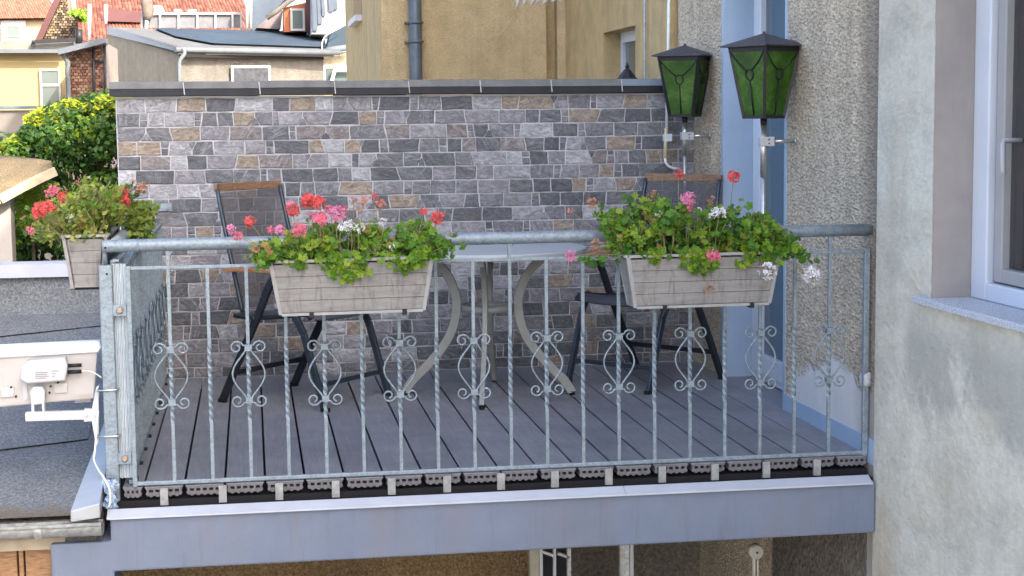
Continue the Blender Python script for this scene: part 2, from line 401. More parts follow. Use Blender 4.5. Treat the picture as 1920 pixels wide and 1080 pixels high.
M['farzinc'] = simple('far_zinc', (.11, .125, .14), .7, 0, .15, 3)
M['farwhite'] = simple('dulled_white_paint', (.36, .365, .37), .6, 0, .08, 2)
M['coral'] = petal('coral_petal', (.74, .12, .115)); M['pink'] = petal('pink_petal', (.80, .20, .30))
M['lilac'] = petal('lilac_pink_petal', (.78, .30, .47)); M['wpet'] = petal('white_petal', (.82, .82, .86)); M['salmon'] = petal('faded_salmon_petal', (.62, .25, .2))
def mk_bitumen(name, c, c2, moss=.4):
    k = NB(name); f = k.noise(95, 4, .8); b = k.noise(1.4, 6, .65, dist=.7); md = k.noise(6, 5, .6)
    a = k.ramp(b, [(.3, c), (.7, c2)]); a = k.mix(.75, a, k.ramp(f, [(.34, .35), (.5, 1), (.64, 1.9)]), 'MULTIPLY')
    a = k.mix(.4, a, k.ramp(md, [(.3, .65), (.7, 1.25)]), 'MULTIPLY')
    sx = k.n('ShaderNodeSeparateXYZ'); k.l(k.geo.outputs['Position'], sx.inputs[0])
    if moss: a = k.mix(k.math('MULTIPLY', k.ramp(k.math('ADD', k.math('ADD', sx.outputs['Y'], .5), k.math('MULTIPLY', md, -.30)), [(.27, 1), (.36, 0)]), moss), a, (.13, .095, .055))
    k.col(a); k.set(Roughness=.85); k.bump(f, .8, .005); return k.m
M['bitumen'] = mk_bitumen('mineral_roofing_felt', (.115, .125, .135), (.155, .165, .17), .7)
M['felt2'] = mk_bitumen('dark_roof_felt', (.025, .04, .058), (.038, .058, .08), 0)
M['feltpale'] = simple('sun_bleached_felt', (.115, .115, .11), .8, 0, .2, 3)
M['sandroof'] = mk_rough('sandy_gritted_roof', (.25, .19, .11), (.19, .145, .09), (.30, .23, .14), 90)
M['verge'] = simple('sheet_zinc_verge', (.36, .385, .41), .42, .25, .12, 6, .1, 30, .004)
M['gutter'] = mk_galv('zinc_gutter', (.46, .475, .47), 60)
M['yellow_smooth'] = mk_rough('ochre_scratch_render', (.80, .60, .30), (.73, .54, .26), (.84, .64, .34), 190, .25)
M['yellow_rough'] = mk_rough('sandy_ochre_roughcast', (.66, .52, .30), (.57, .45, .26), (.74, .58, .34), 130, .4)
M['lowwall'] = mk_rough('beige_cement_render', (.33, .29, .215), (.29, .255, .19), (.37, .32, .24), 60, .3)
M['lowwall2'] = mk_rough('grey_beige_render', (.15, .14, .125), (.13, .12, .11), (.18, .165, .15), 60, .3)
M['cream'] = simple('cream_render', (.36, .28, .14), .85, 0, .06, 2)
M['cream2'] = simple('pale_cream_render', (.32, .27, .175), .85, 0, .05, 1)
M['greywall'] = simple('grey_render', (.17, .155, .14), .9, 0, .1, 3)
M['brickm'] = NB('old_red_brick')
k = M['brickm']; k.col(k.ramp(k.math('ADD', k.attr('tone'), k.math('MULTIPLY', k.noise(6, 4), .3)), [(.1, (.06, .028, .02)), (.5, (.14, .065, .045)), (.9, (.22, .13, .09))])); k.set(Roughness=.9); M['brickm'] = k.m
M['brickmort'] = simple('old_mortar', (.24, .20, .17), .95, 0, .2, 5)
k = NB('rubble_stone'); k.col(k.ramp(k.attr('tone'), [(.0, (.04, .03, .025)), (.5, (.13, .095, .065)), (.9, (.22, .17, .11))])); k.set(Roughness=.9); M['rubble'] = k.m
def mk_tile(name, lo, hi):
    k = NB(name); k.col(k.ramp(k.math('ADD', k.attr('tone'), k.math('MULTIPLY', k.noise(2, 4), .3)), [(.1, lo), (.95, hi)])); k.set(Roughness=.75); return k.m
M['tile_red'] = mk_tile('red_clay_tiles', (.10, .033, .022), (.24, .10, .065)); M['tile_orange'] = mk_tile('orange_clay_tiles', (.24, .085, .05), (.34, .14, .085)); M['tile_dark'] = mk_tile('dark_brown_tiles', (.08, .035, .035), (.15, .07, .06))
M['slateblue'] = simple('blue_grey_cladding', (.065, .085, .115), .7, 0, .2, 2)
M['dormer'] = simple('orange_dormer_paint', (.30, .10, .045), .7, 0, .1, 2)
M['planks'] = mk_wood('brown_door_planks', (.30, .17, .085))
M['underwall'] = mk_rough('brown_ochre_wall', (.26, .18, .09), (.18, .125, .07), (.32, .23, .12), 70)  # dark brownish ochre, also used on the slab
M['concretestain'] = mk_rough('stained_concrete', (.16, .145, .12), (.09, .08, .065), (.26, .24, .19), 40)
M['ground'] = simple('courtyard_ground', (.30, .28, .25), .9, 0, .2, 1)
M['poly'] = None
k = NB('corrugated_pale_sheet'); n = k.noise(5, 5, .7, sc=(1, 1.2, .5), dist=1.5)
rip = k.noise(26, 4, .72, sc=(1, 1.0, .8), dist=2.6)  # dark ripples paint wavy reflections into the sheet colour
sx = k.n('ShaderNodeSeparateXYZ'); k.l(k.geo.outputs['Position'], sx.inputs[0])
zm = k.math('MULTIPLY', k.ramp(sx.outputs['Z'], [(.30, 0), (.42, 1)]), k.ramp(sx.outputs['Z'], [(.80, 1), (.86, 0)]))
c = k.mix(k.math('MULTIPLY', k.ramp(rip, [(.53, 0), (.58, 1)]), k.math('MULTIPLY', zm, .75)), k.ramp(n, [(.3, (.66, .78, .88)), (.7, (.80, .88, .94))]), (.30, .40, .50))
k.col(c); k.set(Roughness=.3)
tr = k.n('ShaderNodeBsdfTranslucent'); k.l(c, tr.inputs[0]); mx = k.n('ShaderNodeMixShader'); mx.inputs[0].default_value = .55
k.l(k.b.outputs[0], mx.inputs[1]); k.l(tr.outputs[0], mx.inputs[2]); k.l(mx.outputs[0], k.out.inputs[0]); M['poly'] = k.m
M['ribs'] = simple('pale_ribbed_metal', (.42, .48, .53), .4, .2, .1, 20)
M['polydark'] = simple('dark_blue_sheet', (.14, .22, .32), .4, .0, .25, 8)
k = NB('crumpled_clear_blue_film'); n = k.noise(30, 4, .7, dist=1.5); k.col(k.ramp(n, [(.35, (.10, .19, .34)), (.62, (.50, .60, .72))])); k.set(Roughness=.15); k.bump(n, .8, .02); M['film'] = k.m

# ================================================================ GROUND
g = MB(); g.add([(-150, -60, -3.2), (150, -60, -3.2), (150, 300, -3.2), (-150, 300, -3.2)], [(0, 1, 2, 3)])
tag(g.build('ground', M['ground']), kind='structure')

# ================================================================ HOUSE (right) : wall plane X = XH facing left
XH = 2.54; D = 2.614
yN = aX(1470, 500, XH).y           # near edge of door niche
yF = aX(1356, 500, XH).y           # far edge of door niche
yP = aX(1648, 500, XH).y           # roughcast / plaster joint
yW = aX(1755, 300, XH).y           # far edge of window opening
HT = 5.8; yEnd = aX(1272, 60, XH).y; yNear = -12.0  # unseen height and near end set so the house shades the balcony
zS = aX(1752, 575, XH).z           # sill underside
yW0 = yW-1.25; zWt = 2.25
house = empty('apartment_house', (XH, 0, -3.2)); hx = house
tag(house, 'grey roughcast and cement plastered house side wall with balcony door and window on the right', 'house')
def hp(mb, name, mats, bevel=0):      # world coordinates mesh parented to the house
    o = mb.build(name, mats, hx, bevel); o.location = (-XH, 0, 3.2); return o
a = MB(); a.box(XH, XH+.35, yP, yN, -3.2, HT); a.box(XH, XH+.35, yF, yEnd, -3.2, HT); a.box(XH, XH+.35, yN, yF, 2.15, HT); a.box(XH, XH+.35, yN, yF, -3.2, -.05)
hp(a, 'roughcast_wall', M['roughcast'])
a = MB(); q = XH-.012
a.box(q, XH+.35, yW, yP, -3.2, HT); a.box(q, XH+.35, yW0, yW, -3.2, zS); a.box(q, XH+.35, yW0, yW, zWt, HT); a.box(q, XH+.35, yNear, yW0, -3.2, HT)
hp(a, 'plastered_wall', M['plaster'])
a = MB(); a.box(XH+.0, XH+.16, yW+.001, yW-.004, zS, zWt); a.box(q+.002, XH+.16, yW-.004, yW-.008, zS+.03, zWt)
hp(a, 'window_reveal', M['reveal'])
a = MB(); a.box(XH+.351, 9.5, yNear, yEnd, -3.2, HT-.02); hp(a, 'unseen_shade_body', M['greywall'])  # unseen house body, carried towards the camera to cast shade
a = MB(); a.box(XH-.1, 9.8, yNear-.3, yEnd+.1, HT, HT+.12); hp(a, 'roof', M['felt2'])  # unseen roof, height and overhang shaped for the shadow on the balcony
# ragged stained corner strip by the railing end
# blue painted door niche
a = MB(); a.box(XH-.003, XH+.20, yF-.004, yF+.0, -.02, 2.15)
a.box(XH-.003, XH+.0, yF, yF+.03, -.02, 2.2); a.box(XH-.003, XH-.0, yN-.03, yN, -.02, 2.2)
a.box(XH-.0, XH+.20, yN, yN+.004, 0, 2.15); a.box(XH-.003, XH, yN+.0, yF, 2.15, 2.2)
hp(a, 'painted_reveal', M['bluepaint'])
a = MB(); a.box(XH-.006, XH-.0, yP+.0, yN-.03, -.03, .072); hp(a, 'painted_plinth', M['bluepaint'])
a = MB(); a.box(XH-.008, XH+.154, yN+.005, yF-.005, -.04, -.003); hp(a, 'threshold', simple('grey_threshold', (.22, .22, .25), .6))
XD = XH+.155
dr = MB(); fw = .07
dr.box(XD, XD+.06, yF-.004-fw, yF-.004, .0, 2.14); dr.box(XD, XD+.06, yN+.006, yN+.07, .0, 2.14); dr.box(XD, XD+.06, yN+.07, yF-.074, 2.07, 2.14); dr.box(XD, XD+.06, yN+.07, yF-.074, .0, .10)
door = hp(dr, 'balcony_door', M['upvc_blue'], .004)
d2 = MB(); d2.box(XD-.015, XD+.045, yF-.17, yF-.076, .04, 2.09); d2.box(XD-.015, XD+.045, yN+.072, yN+.15, .04, 2.09); d2.box(XD-.015, XD+.045, yN+.15, yF-.17, .04, .14); d2.box(XD-.015, XD+.045, yN+.15, yF-.17, 2.0, 2.09)
o = d2.build('sash', M['upvc'], door, .004)
d3 = MB(); d3.box(XD+.015, XD+.03, yN+.15, yF-.17, .14, 2.0); d3.build('pane', M['glassdoor'], door)
# window
XW = XH+.135
fa_ = aX(1852, 300, XW).y; fb_ = aX(1856, 300, XW).y; fc_ = aX(1881, 300, XW+.02).y
wf = MB(); y1 = yW-.008; y0 = yW0
wf.box(XW, XW+.07, fa_, y1, zS+.03, zWt); wf.box(XW, XW+.07, y0, y0+.075, zS+.03, zWt); wf.box(XW, XW+.07, y0+.075, fa_, zS+.03, zS+.095); wf.box(XW, XW+.07, y0+.075, fa_, zWt-.07, zWt)
win = hp(wf, 'window', M['upvc'], .006)
s2 = MB(); s2.box(XW+.02, XW+.10, fc_, fb_, zS+.1, zWt-.075); s2.box(XW+.03, XW+.10, y0+.077, y0+.15, zS+.1, zWt-.075); s2.box(XW+.02, XW+.10, y0+.15, fc_, zS+.1, zS+.15); s2.box(XW+.02, XW+.10, y0+.15, fc_, zWt-.16, zWt-.075)
s2.build('sash', simple('grey_white_sash', (.33, .33, .33), .4, 0, .05, 6, 0), win, .006)
s2 = MB(); s2.box(XW+.03, XW+.09, fb_-.001, fa_+.001, zS+.1, zWt-.075); s2.build('seal', M['clip'], win)
s2 = MB(); s2.box(XW+.05, XW+.065, y0+.15, fc_, zS+.15, zWt-.16); s2.build('pane', M['glasswin'], win)
s2 = MB(); hy = aX(1889, 280, XW).y; hz = aX(1890, 280, XW).z
s2.tube([(XW+.05, hy, hz+.03), (XW-.015, hy, hz+.03), (XW-.022, hy-.012, hz+.02), (XW-.022, hy-.014, hz-.07), (XW-.018, hy-.014, hz-.085)], .009, 8)
s2.build('handle', M['white'], win)
s2 = MB()
for i in range(60):
    ya, yb = y0-.1+i*.024, y0-.1+(i+1)*.024
    xa, xb = XW+.2+.025*math.sin(i*1.9), XW+.2+.025*math.sin((i+1)*1.9)
    s2.add([(xa, ya, zS), (xb, yb, zS), (xb, yb, zWt), (xa, ya, zWt)], [(0, 1, 2, 3)], True)
s2.build('curtain', M['curtain'], win)
s2 = MB(); zt0, zt1 = zS+.006, zS+.03
pl = [(XH-.05, yW+.10), (XH-.05, yW0-.1), (XH-.012, yW0-.1), (XH-.012, yW0+.001), (XH+.134, yW0+.001), (XH+.134, yW-.009), (XH-.013, yW-.009), (XH-.013, yW+.10)]
s2.prism([(x, y, zt0) for x, y in pl], (0, 0, .026)); hp(s2, 'window_sill', M['granite'], .003)
s2 = MB(); p = aX(1633, 712, XH); s2.tube([(XH, p.y+.02, p.z), (XH-.022, p.y+.02, p.z), (XH-.03, p.y+.02, p.z)], [.034, .034, .026], 14); s2.tube([(XH-.01, p.y-.03, p.z), (XH-.04, p.y-.08, p.z+.04)], .0035, 5)
hp(s2, 'junction_cap', M['white'])

# ================================================================ BALCONY slab
bal = empty('balcony', (1, 0, -.3)); tag(bal, 'blue grey rendered balcony slab edge with pale metal ledge under the decking', 'balcony')
def bp(mb, name, mats, bevel=0):
    o = mb.build(name, mats, bal, bevel); o.location = (-1, 0, .3); return o
xl = aY(215, 1075, -.12).x; xr = XH-.014; xp = aY(94, 1020, -.12).x
zb = -.289; zt = -.084
b = MB()
b.prism([(xp, -.12, -3.2), (xl, -.12, -3.2), (xl, -.12, zb), (xr, -.12, zb), (xr, -.12, zt), (xl-.01, -.12, zt), (xl-.01, -.12, -.175), (xp, -.12, -.175)], (0, .30, 0))
bp(b, 'edge_beam', M['beam'], .008)
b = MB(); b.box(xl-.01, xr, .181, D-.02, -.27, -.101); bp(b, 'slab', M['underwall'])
lx1 = aY(1634, 890, -.12).x; zl1 = aY(600, 937, -.085).z
xj = aY(1172, 910, -.12).x
for xq0, xq1 in ((xl-.02, xj-.001), (xj+.001, lx1)):
    b = MB(); b.prism([(xq0, -.135, -.083), (xq0, -.085, zl1), (xq0, -.085, zl1-.008), (xq0, -.129, -.09)], (xq1-xq0, 0, 0))
    b.box(xq0, xq1, -.136, -.131, -.090, -.083); bp(b, 'ledge', M['ledge'])
b = MB(); b.box(xl, xr, -.088, -.0205, -.083, zl1-.012); b.box(xl, xr, -.02, .0, -.083, -.05); b.box(xl, xr, -.004, .18, -.10, -.05); b.box(xl, xr, .1805, D-.02, -.099, -.055); bp(b, 'gap_shade_sheet', M['voidblk'])  # black sheet added under the boards to paint the shade in the gaps
# brackets between the board ends
bm = None
for i, px in enumerate((307, 417, 523, 629, 734, 838, 939, 1040, 1141, 1241, 1340, 1436, 1531)):
    X = aY(px, 900, -.025).x
    if bm is None:
        mb = MB(); mb.box(-.0145, .0145, -.034, -.022, -.068, -.004); mb.box(-.0145, .0145, -.022, .0, -.068, -.058); bm = mb.mesh('bracket', simple('aged_bracket', (.29, .30, .29), .7, 0, .25, 30))
    o = bpy.data.objects.new('bracket', bm); COL.objects.link(o); o.parent = bal; o.location = (X-1, 0, .3)

# ================================================================ DECK
deck = empty('deck', (1, 1.3, 0)); tag(deck, 'grey grooved composite decking boards with open hollow ends on the balcony', 'deck')
def board_mesh(x0, x1):
    mb = MB(); L0, L1 = -.012, D-.003; mb.cur = 0
    mb.box(x0, x1, L0, L1, -.005, 0); mb.cur = 1
    mb.box(x0+.007, x1-.007, L0+.001, L1, -.036, -.031)
    n = max(2, round((x1-x0)/.0285)); ww = .0085
    mb.box(x0+.004, x1-.004, L0-.0005, L0+.05, -.0125, -.0055); mb.box(x0+.004, x1-.004, L0-.0005, L0+.05, -.031, -.0235)
    for i in range(n+1):
        xc = x0+.007+ww/2+(x1-x0-ww-.014)*i/n
        mb.box(xc-ww/2, xc+ww/2, L0+.0005, L0+.4, -.0308, -.0052)
        if i < n:
            xm = xc+(x1-x0-ww-.014)/n/2; mb.box(xm-.005, xm+.005, L0+.001, L0+.06, -.040, -.036)
    mb.cur = 2; mb.box(x0+.008, x1-.008, L0+.018, L0+.05, -.031, -.005)  # black plug paints the shade inside the hollow chambers
    return mb.mesh('board', [M['deck'], M['deckend'], M['voidblk']])
full = board_mesh(0.0045, .1455)
for n in range(-2, 16):
    o = bpy.data.objects.new('board', full); COL.objects.link(o); o.parent = deck; o.location = (.15*n-1, -1.3, random.uniform(-.0008, .0008))
for x0, x1 in ((-.375, -.303), (2.403, 2.532)):
    o = bpy.data.objects.new('board', board_mesh(x0, x1)); COL.objects.link(o); o.parent = deck; o.location = (-1, -1.3, 0)

# ================================================================ STONE CLAD WALL
XL = aY(216, 178, D).x; HW = 1.478
wall = empty('stone_clad_wall', ((XL+XH)/2, D, 0)); tag(wall, 'long wall clad in grey slate look stone strips at the back of the balcony', 'wall')
cx = (XL+XH)/2
def wp(mb, name, mats, bevel=0):
    o = mb.build(name, mats, wall, bevel); o.location = (-cx, -D, 0); return o
b = MB(); b.box(XL, XH-.001, D+.0075, D+.24, -3.2, HW+.005); wp(b, 'mortar_bed', M['mortar'])
CH = .0748; stones = []
rs = random.Random(11)
def jit(a=.003): return rs.uniform(-a, a)
ncourse = 20
for c in range(ncourse):
    z1 = HW-.004-c*CH; z0 = z1-CH+.0066
    if z0 < 0: z0 = .004
    x = XL+.002; prevb = (x, x)   # bottom x, top x of left boundary
    first = True
    while x < XH-.02:
        r = rs.random()
        wd = rs.choice((.08, .095, .11, .125, .14, .155, .185)) * rs.uniform(.92, 1.08)
        nx = min(x+wd, XH-.003)
        if XH-nx < .05: nx = XH-.003
        kind = 'v' if (r < .58 or nx > XH-.1) else ('chipb' if r < .69 else ('chipt' if r < .75 else ('stack' if r < .91 else 's')))
        h = z1-z0; lb, lt = prevb; g2 = .0033
        if kind == 's': sl_ = rs.choice((-1, 1))*rs.uniform(.005, .011)
        else: sl_ = rs.uniform(-.003, .003)
        rb, rt = nx+sl_, nx-sl_
        if nx >= XH-.004: rb = rt = nx
        def arch(p0, p1, k=3, amp=.0018):
            out = []
            for i in range(1, k): t = i/k; out.append((p0[0]+(p1[0]-p0[0])*t+jit(amp), p0[1]+(p1[1]-p0[1])*t+jit(amp)))
            return out
        pts = [(lb+g2, z0+jit()), ]
        pts += arch((lb+g2, z0), (rb-g2, z0))
        if kind == 'chipb':
            cw = rs.uniform(.022, .034); chh = rs.uniform(.5, .72)*h
            pts += [(nx-cw, z0+jit(.001)), (nx-cw*.35, z0+chh*.72), (nx-g2, z0+chh+.004), (nx-g2+jit(), z1+jit(.001))]
            stones.append([(nx-cw+.006, z0), (nx+cw-.006, z0), (nx+cw*.5, z0+chh*.55), (nx+.002, z0+chh-.002), (nx-cw*.45, z0+chh*.55)])
        elif kind == 'chipt':
            cw = rs.uniform(.018, .028); chh = rs.uniform(.45, .65)*h
            pts += [(nx-g2, z0+jit(.001)), (nx-g2, z1-chh-.004), (nx-cw*.4, z1-chh*.65), (nx-cw, z1)]
            stones.append([(nx-cw+.006, z1), (nx-cw*.4, z1-chh*.5), (nx, z1-chh), (nx+cw*.45, z1-chh*.5), (nx+cw-.006, z1)])
        else:
            pts += [(rb-g2, z0+jit()), ((rb+rt)/2-g2+jit(.003), (z0+z1)/2), (rt-g2, z1+jit())]
        pts += arch((rt-g2, z1), (lt+g2, z1)); pts += [(lt+g2, z1+jit()), ((lb+lt)/2+g2+jit(.003), (z0+z1)/2)]
        if first: pts = [p for p in pts]
        if not first and pk in ('chipb', 'chipt'):   # mirror the chip notch on this stone's left
            pts = [p for p in pts if p[0] > x+.012 or True]
            pcw, pch = pc
            if pk == 'chipb':
                pts[0] = (x+pcw, z0); pts[-1] = (x+pcw*.35+.002, z0+pch*.72); pts[-2] = (x+g2, z1+jit(.001)); pts.append((x+pcw*.55+.004, z0+pch*.45)); pts.insert(-2, (x+g2, z0+pch+.006))
                pts = [p for i, p in enumerate(pts) if not (i in (1,) and p[0] < x+pcw)]
            else:
                pts[0] = (x+g2, z0); pts[-1] = (x+g2, z1-pch-.004); pts[-2] = (x+pcw*.4+.003, z1-pch*.65); pts.insert(-2, (x+pcw, z1))
        stones.append(pts)
        first = False; pk = kind; pc = (cw, chh) if kind in ('chipb', 'chipt') else None
        prevb = (rb, rt); x = nx
        if kind == 'stack' and nx < XH-.12:
            sw = rs.uniform(.032, .046); k_ = rs.uniform(.38, .62); t1 = rs.uniform(-.006, .006)
            zm = z0+h*k_
            stones.append([(rb+g2, z0), (nx+sw-g2+t1, z0), (nx+sw-g2, zm-.0025+jit()), (rb+g2+(rt-rb)*k_, zm-.0025)])
            stones.append([(rt+g2+(rb-rt)*(1-k_), zm+.0025), (nx+sw-g2, zm+.0025+jit()), (nx+sw-g2-t1, z1), (rt+g2, z1)])
            x = nx+sw; prevb = (nx+sw+t1, nx+sw-t1); pk = 'v'
def area(p): return abs(sum(p[i][0]*p[(i+1) % len(p)][1]-p[(i+1) % len(p)][0]*p[i][1] for i in range(len(p))))/2
def stone_mb(mb, p, tone, off=(0, 0)):
    cxx = sum(q[0] for q in p)/len(p); cz = sum(q[1] for q in p)/len(p); n = len(p)
    pr = rs.uniform(.006, .0095); ins = .005
    if area(p) < 0: p = p[::-1]
    yb, yf = D+.009, D+.009-pr
    tilt = rs.uniform(-.0012, .0012)
    base = [(x_-off[0], yb, z_-off[1]) for x_, z_ in p]; mid = [(x_-off[0], yf+.002, z_-off[1]) for x_, z_ in p]
    top = []
    for x_, z_ in p:
        dx, dz = cxx-x_, cz-z_; l = math.hypot(dx, dz)+1e-6; k_ = min(.35, ins/l)
        top.append((x_+dx*k_-off[0], yf+tilt, z_+dz*k_-off[1]))
    mb.t = tone
    mb.add(base+mid+top, [(i, (i+1) % n, n+(i+1) % n, n+i) for i in range(n)]+[(n+i, n+(i+1) % n, 2*n+(i+1) % n, 2*n+i) for i in range(n)]+[tuple(range(2*n, 3*n))])
def visrank(p):
    cxx = sum(q[0] for q in p)/len(p); cz = sum(q[1] for q in p)/len(p)
    return area(p)
stones.sort(key=lambda p: -area(p))
tones = []
def tone_of(p):
    r = rs.random()
    return max(.004, min(.995, r))
for i, p in enumerate(stones[:298]):
    cxx = sum(q[0] for q in p)/len(p); cz = sum(q[1] for q in p)/len(p)
    mb = MB(); stone_mb(mb, p, tone_of(p), (cxx, cz)); o = mb.build('stone', M['stone'], wall); o.location = (cxx-cx, -D, cz)
mb = MB()
for p in stones[298:]: stone_mb(mb, p, tone_of(p) if area(p) > .0016 else rs.uniform(0, .6))
o = wp(mb, 'small_stones', M['stone']); o['kind'] = 'stuff'
# coping segments: pale upper face, dark drip lip
jx = [aY(px, 160, D-.03).x for px in (204, 345, 487, 628, 767, 901, 1034, 1166)]+[XH-.002]
cop = simple('weathered_coping', (.145, .148, .15), .75, 0, .2, 12); cop2 = simple('dark_coping_edge', (.018, .021, .027), .55, 0, .3, 12); cop3 = simple('newer_coping', (.17, .215, .27), .6, 0, .1, 12)
zc0 = aY(640, 177, D-.03).z; zc1 = aY(640, 164, D-.03).z; zc2 = aY(640, 152, D-.02).z
for i in range(len(jx)-1):
    mb = MB(); x0, x1 = jx[i]+.001, jx[i+1]-.001; dz = random.uniform(-.002, .002)
    mb.cur = 1; mb.box(x0, x1, D-.03, D+.27, zc0+dz, zc1+dz-.001); mb.cur = 0
    mb.prism([(x0, D-.034, zc1+dz), (x0, D-.028, zc2+dz), (x0, D+.27, zc2+.01+dz), (x0, D+.27, zc1+dz)], (x1-x0, 0, 0))
    wp(mb, 'coping_slab', [cop3 if i == len(jx)-2 else cop, cop2])
    if i: mb = MB(); mb.bar((jx[i]-.004, D-.036, zc2), (jx[i]+.002, D-.036, zc0+.004), .005, .006); wp(mb, 'joint_filler', M['mortar'])
mb = MB(); p = aY(300, 389, D-.02)
mb.box(p.x-.045, p.x+.06, D-.012, D-.003, p.z-.02, p.z+.02); mb.tube([(p.x+.04, D-.012, p.z), (p.x+.04, D-.05, p.z)], .009, 10)
tag(mb.build('rail_wall_bracket', M['galv']), 'small zinc plate with a bolt fixed to the stone wall above the left planter', 'bracket')

# ================================================================ FRONT RAILING
rail = empty('front_railing', (1, 0, 0)); tag(rail, 'galvanised front railing with twisted balusters and scroll ornaments', 'railing')
RY = -.01
def rp(mb, name, mats=None, bevel=0, par=None):
    o = mb.build(name, mats or M['galv'], par or rail, bevel)
    if par is None: o.location = (-1, 0, 0)
    return o
xa = aY(192, 461, RY).x; xb_ = aY(1648, 431, RY).x-.012
zr = .903
mb = MB(); mb.tube([(xa, RY, zr), (xa+.01, RY, zr)]+[(xa+(XH-.012-xa)*i/10, RY, zr+.0015*math.sin(i)) for i in range(1, 10)]+[(XH-.012, RY, zr)], .0235, 20); rp(mb, 'handrail')
mb = MB(); mb.tube([(xa+.012, RY-.026, zr-.004), (xa+.012, RY-.02, zr-.004)], .004, 8); rp(mb, 'end_hole', M['voidblk'])
mb = MB(); jxx = aY(259, 458, RY).x; mb.tube([(jxx-.004, RY, zr), (jxx+.004, RY, zr)], .0243, 20); rp(mb, 'weld_collar')
x0r = aY(240, 500, RY).x; x1r = aY(1621, 470, RY).x
mb = MB(); mb.box(x0r, x1r, RY-.006, RY+.006, .813, .826); rp(mb, 'upper_rail', None, .002)
mb = MB(); mb.box(x0r, x1r, RY-.008, RY+.008, .005, .021); rp(mb, 'bottom_rail', None, .003)
mb = MB(); mb.box(x1r-.002, x1r+.02, RY-.01, RY+.012, .0, .828); rp(mb, 'end_post', None, .003)
mb = MB(); mb.box(x0r-.009, x0r+.009, RY-.009, RY+.009, .0, .828); rp(mb, 'end_post', None, .003)
bs = MB(); bs.bar((0, 0, .02), (0, 0, .24), .0125, .0125); bs.bar((0, 0, .24), (0, 0, .53), .0125, .0125, tw=math.pi*5, seg=56); bs.bar((0, 0, .53), (0, 0, .815), .0125, .0125)
bs_mesh = bs.mesh('baluster', M['galv'])
def scroll_mesh():
    mb = MB(); r = .0038; zt_, zb_ = .505, .308; zc = (zt_+zb_)/2; H = (zt_-zb_)/2
    for s in (-1, 1):
        # belly
        pts = []
        for i in range(17):
            t = i/16; z = zt_-t*(zt_-zb_)
            wv = math.sin(math.pi*t)
            pts.append((s*(.006+.054*wv**1.35*(1.0)), -.009, z))
        mb.tube(pts, r, 6)
        for (zz, dr) in ((zt_, 1), (zb_, -1)):
            # C scroll: leaves the collar outward, curls back in
            P = [];  cxs = s*.043; czs = zz+dr*.002
            P.append((s*.006, -.009, zz)); P.append((s*.010, -.009, zz+dr*.010))
            for i in range(15):
                a_ = math.radians(165-i*31); rad = .0255*(1-i/15*.72)
                P.append((cxs+s*rad*math.cos(a_), -.009, czs+dr*rad*math.sin(a_)*1.0))
            mb.tube(P, [r*1.0]*len(P), 6)
    for zz in (zt_, zb_):
        mb.box(-.0125, .0125, -.016, .009, zz-.0115, zz+.0115)
        for k_ in (-.0085, 0, .0085): mb.box(-.0135, .0135, -.0173, .0095, zz+k_-.0028, zz+k_+.0028)
    return mb.mesh('scroll', M['galv'])
sc_mesh = scroll_mesh()
xs0 = aY(320, 650, RY).x; xs18 = aY(1554, 650, RY).x; dX = (xs18-xs0)/18
for i in range(19):
    o = bpy.data.objects.new('baluster', bs_mesh); COL.objects.link(o); o.parent = rail; o.location = (xs0+dX*i-1+random.uniform(-.001, .001), RY, 0)
    if i % 2 == 0:
        s = bpy.data.objects.new('scroll', sc_mesh); COL.objects.link(s); s.parent = o; s.location = (0, 0, random.uniform(-.004, .004)+.006)
for i in (0, 5, 9, 14, 18):
    mb = MB(); X = xs0+dX*i; mb.bar((X, RY, .826), (X, RY, zr-.02), .0125, .0125); mb.bar((X, RY, .86), (X+.02, RY, zr-.018), .006, .006); rp(mb, 'riser')

# corner post, side railing and corrugated sheet
side = empty('side_railing', (-.4, 1.3, 0)); tag(side, 'galvanised side railing with corner post and corrugated screen on the left', 'railing')
def sp_(mb, name, mats=None, bevel=0, par=None):
    o = mb.build(name, mats or M['galv'], par or side, bevel)
    if par is None: o.location = (.4, -1.3, 0)
    return o
pxl = aY(192, 700, 0).x; pxr = aY(217, 700, 0).x
mb = MB(); mb.box(pxl, pxr, -.005, .045, -.12, .832); sp_(mb, 'corner_post', None, .004)
mb = MB(); mb.tube([((pxl+pxr)/2+.005, -.008, .80), ((pxl+pxr)/2+.005, -.003, .80)], .0045, 8); sp_(mb, 'bolt_hole', M['voidblk'])
mb = MB(); mb.tube([((pxl+pxr)/2, .02, .832), ((pxl+pxr)/2, .02, .9)], .008, 8); sp_(mb, 'riser')
mb = MB(); mb.tube([(xa+.035, RY+.02, zr-.002)]+[(xa+.035-.012*i/8, RY+.02+(D-.04)*i/8, zr) for i in range(1, 9)], .0225, 16); sp_(mb, 'side_handrail', M['galv_white'])
XS = -.372
def corr(z_of0, z_of1, x, mat, amp, y0=.03, y1=D-.01):
    mb = MB(); n = 300; P = 62e-3
    for i in range(n+1):
        y = y0+(y1-y0)*i/n; t = (y-y0)/P*2*math.pi; dx = amp*max(-.6, min(.6, math.sin(t)))
        mb.v.append((x+dx, y, z_of0(y))); mb.v.append((x+dx, y, z_of1(y)))
    for i in range(n): mb.f.append([2*i, 2*i+2, 2*i+3, 2*i+1]); mb.sm.append(False); mb.mi.append(0); mb.tone.append(0)
    return mb
mb = MB(); nq = 24; xq0, xq1 = pxr+.001, x0r-.010
for i in range(nq+1):
    X = xq0+(xq1-xq0)*i/nq; dy = .004*math.sin(i*math.pi/3); mb.v.append((X, .022+dy, .03)); mb.v.append((X, .022+dy, .835))
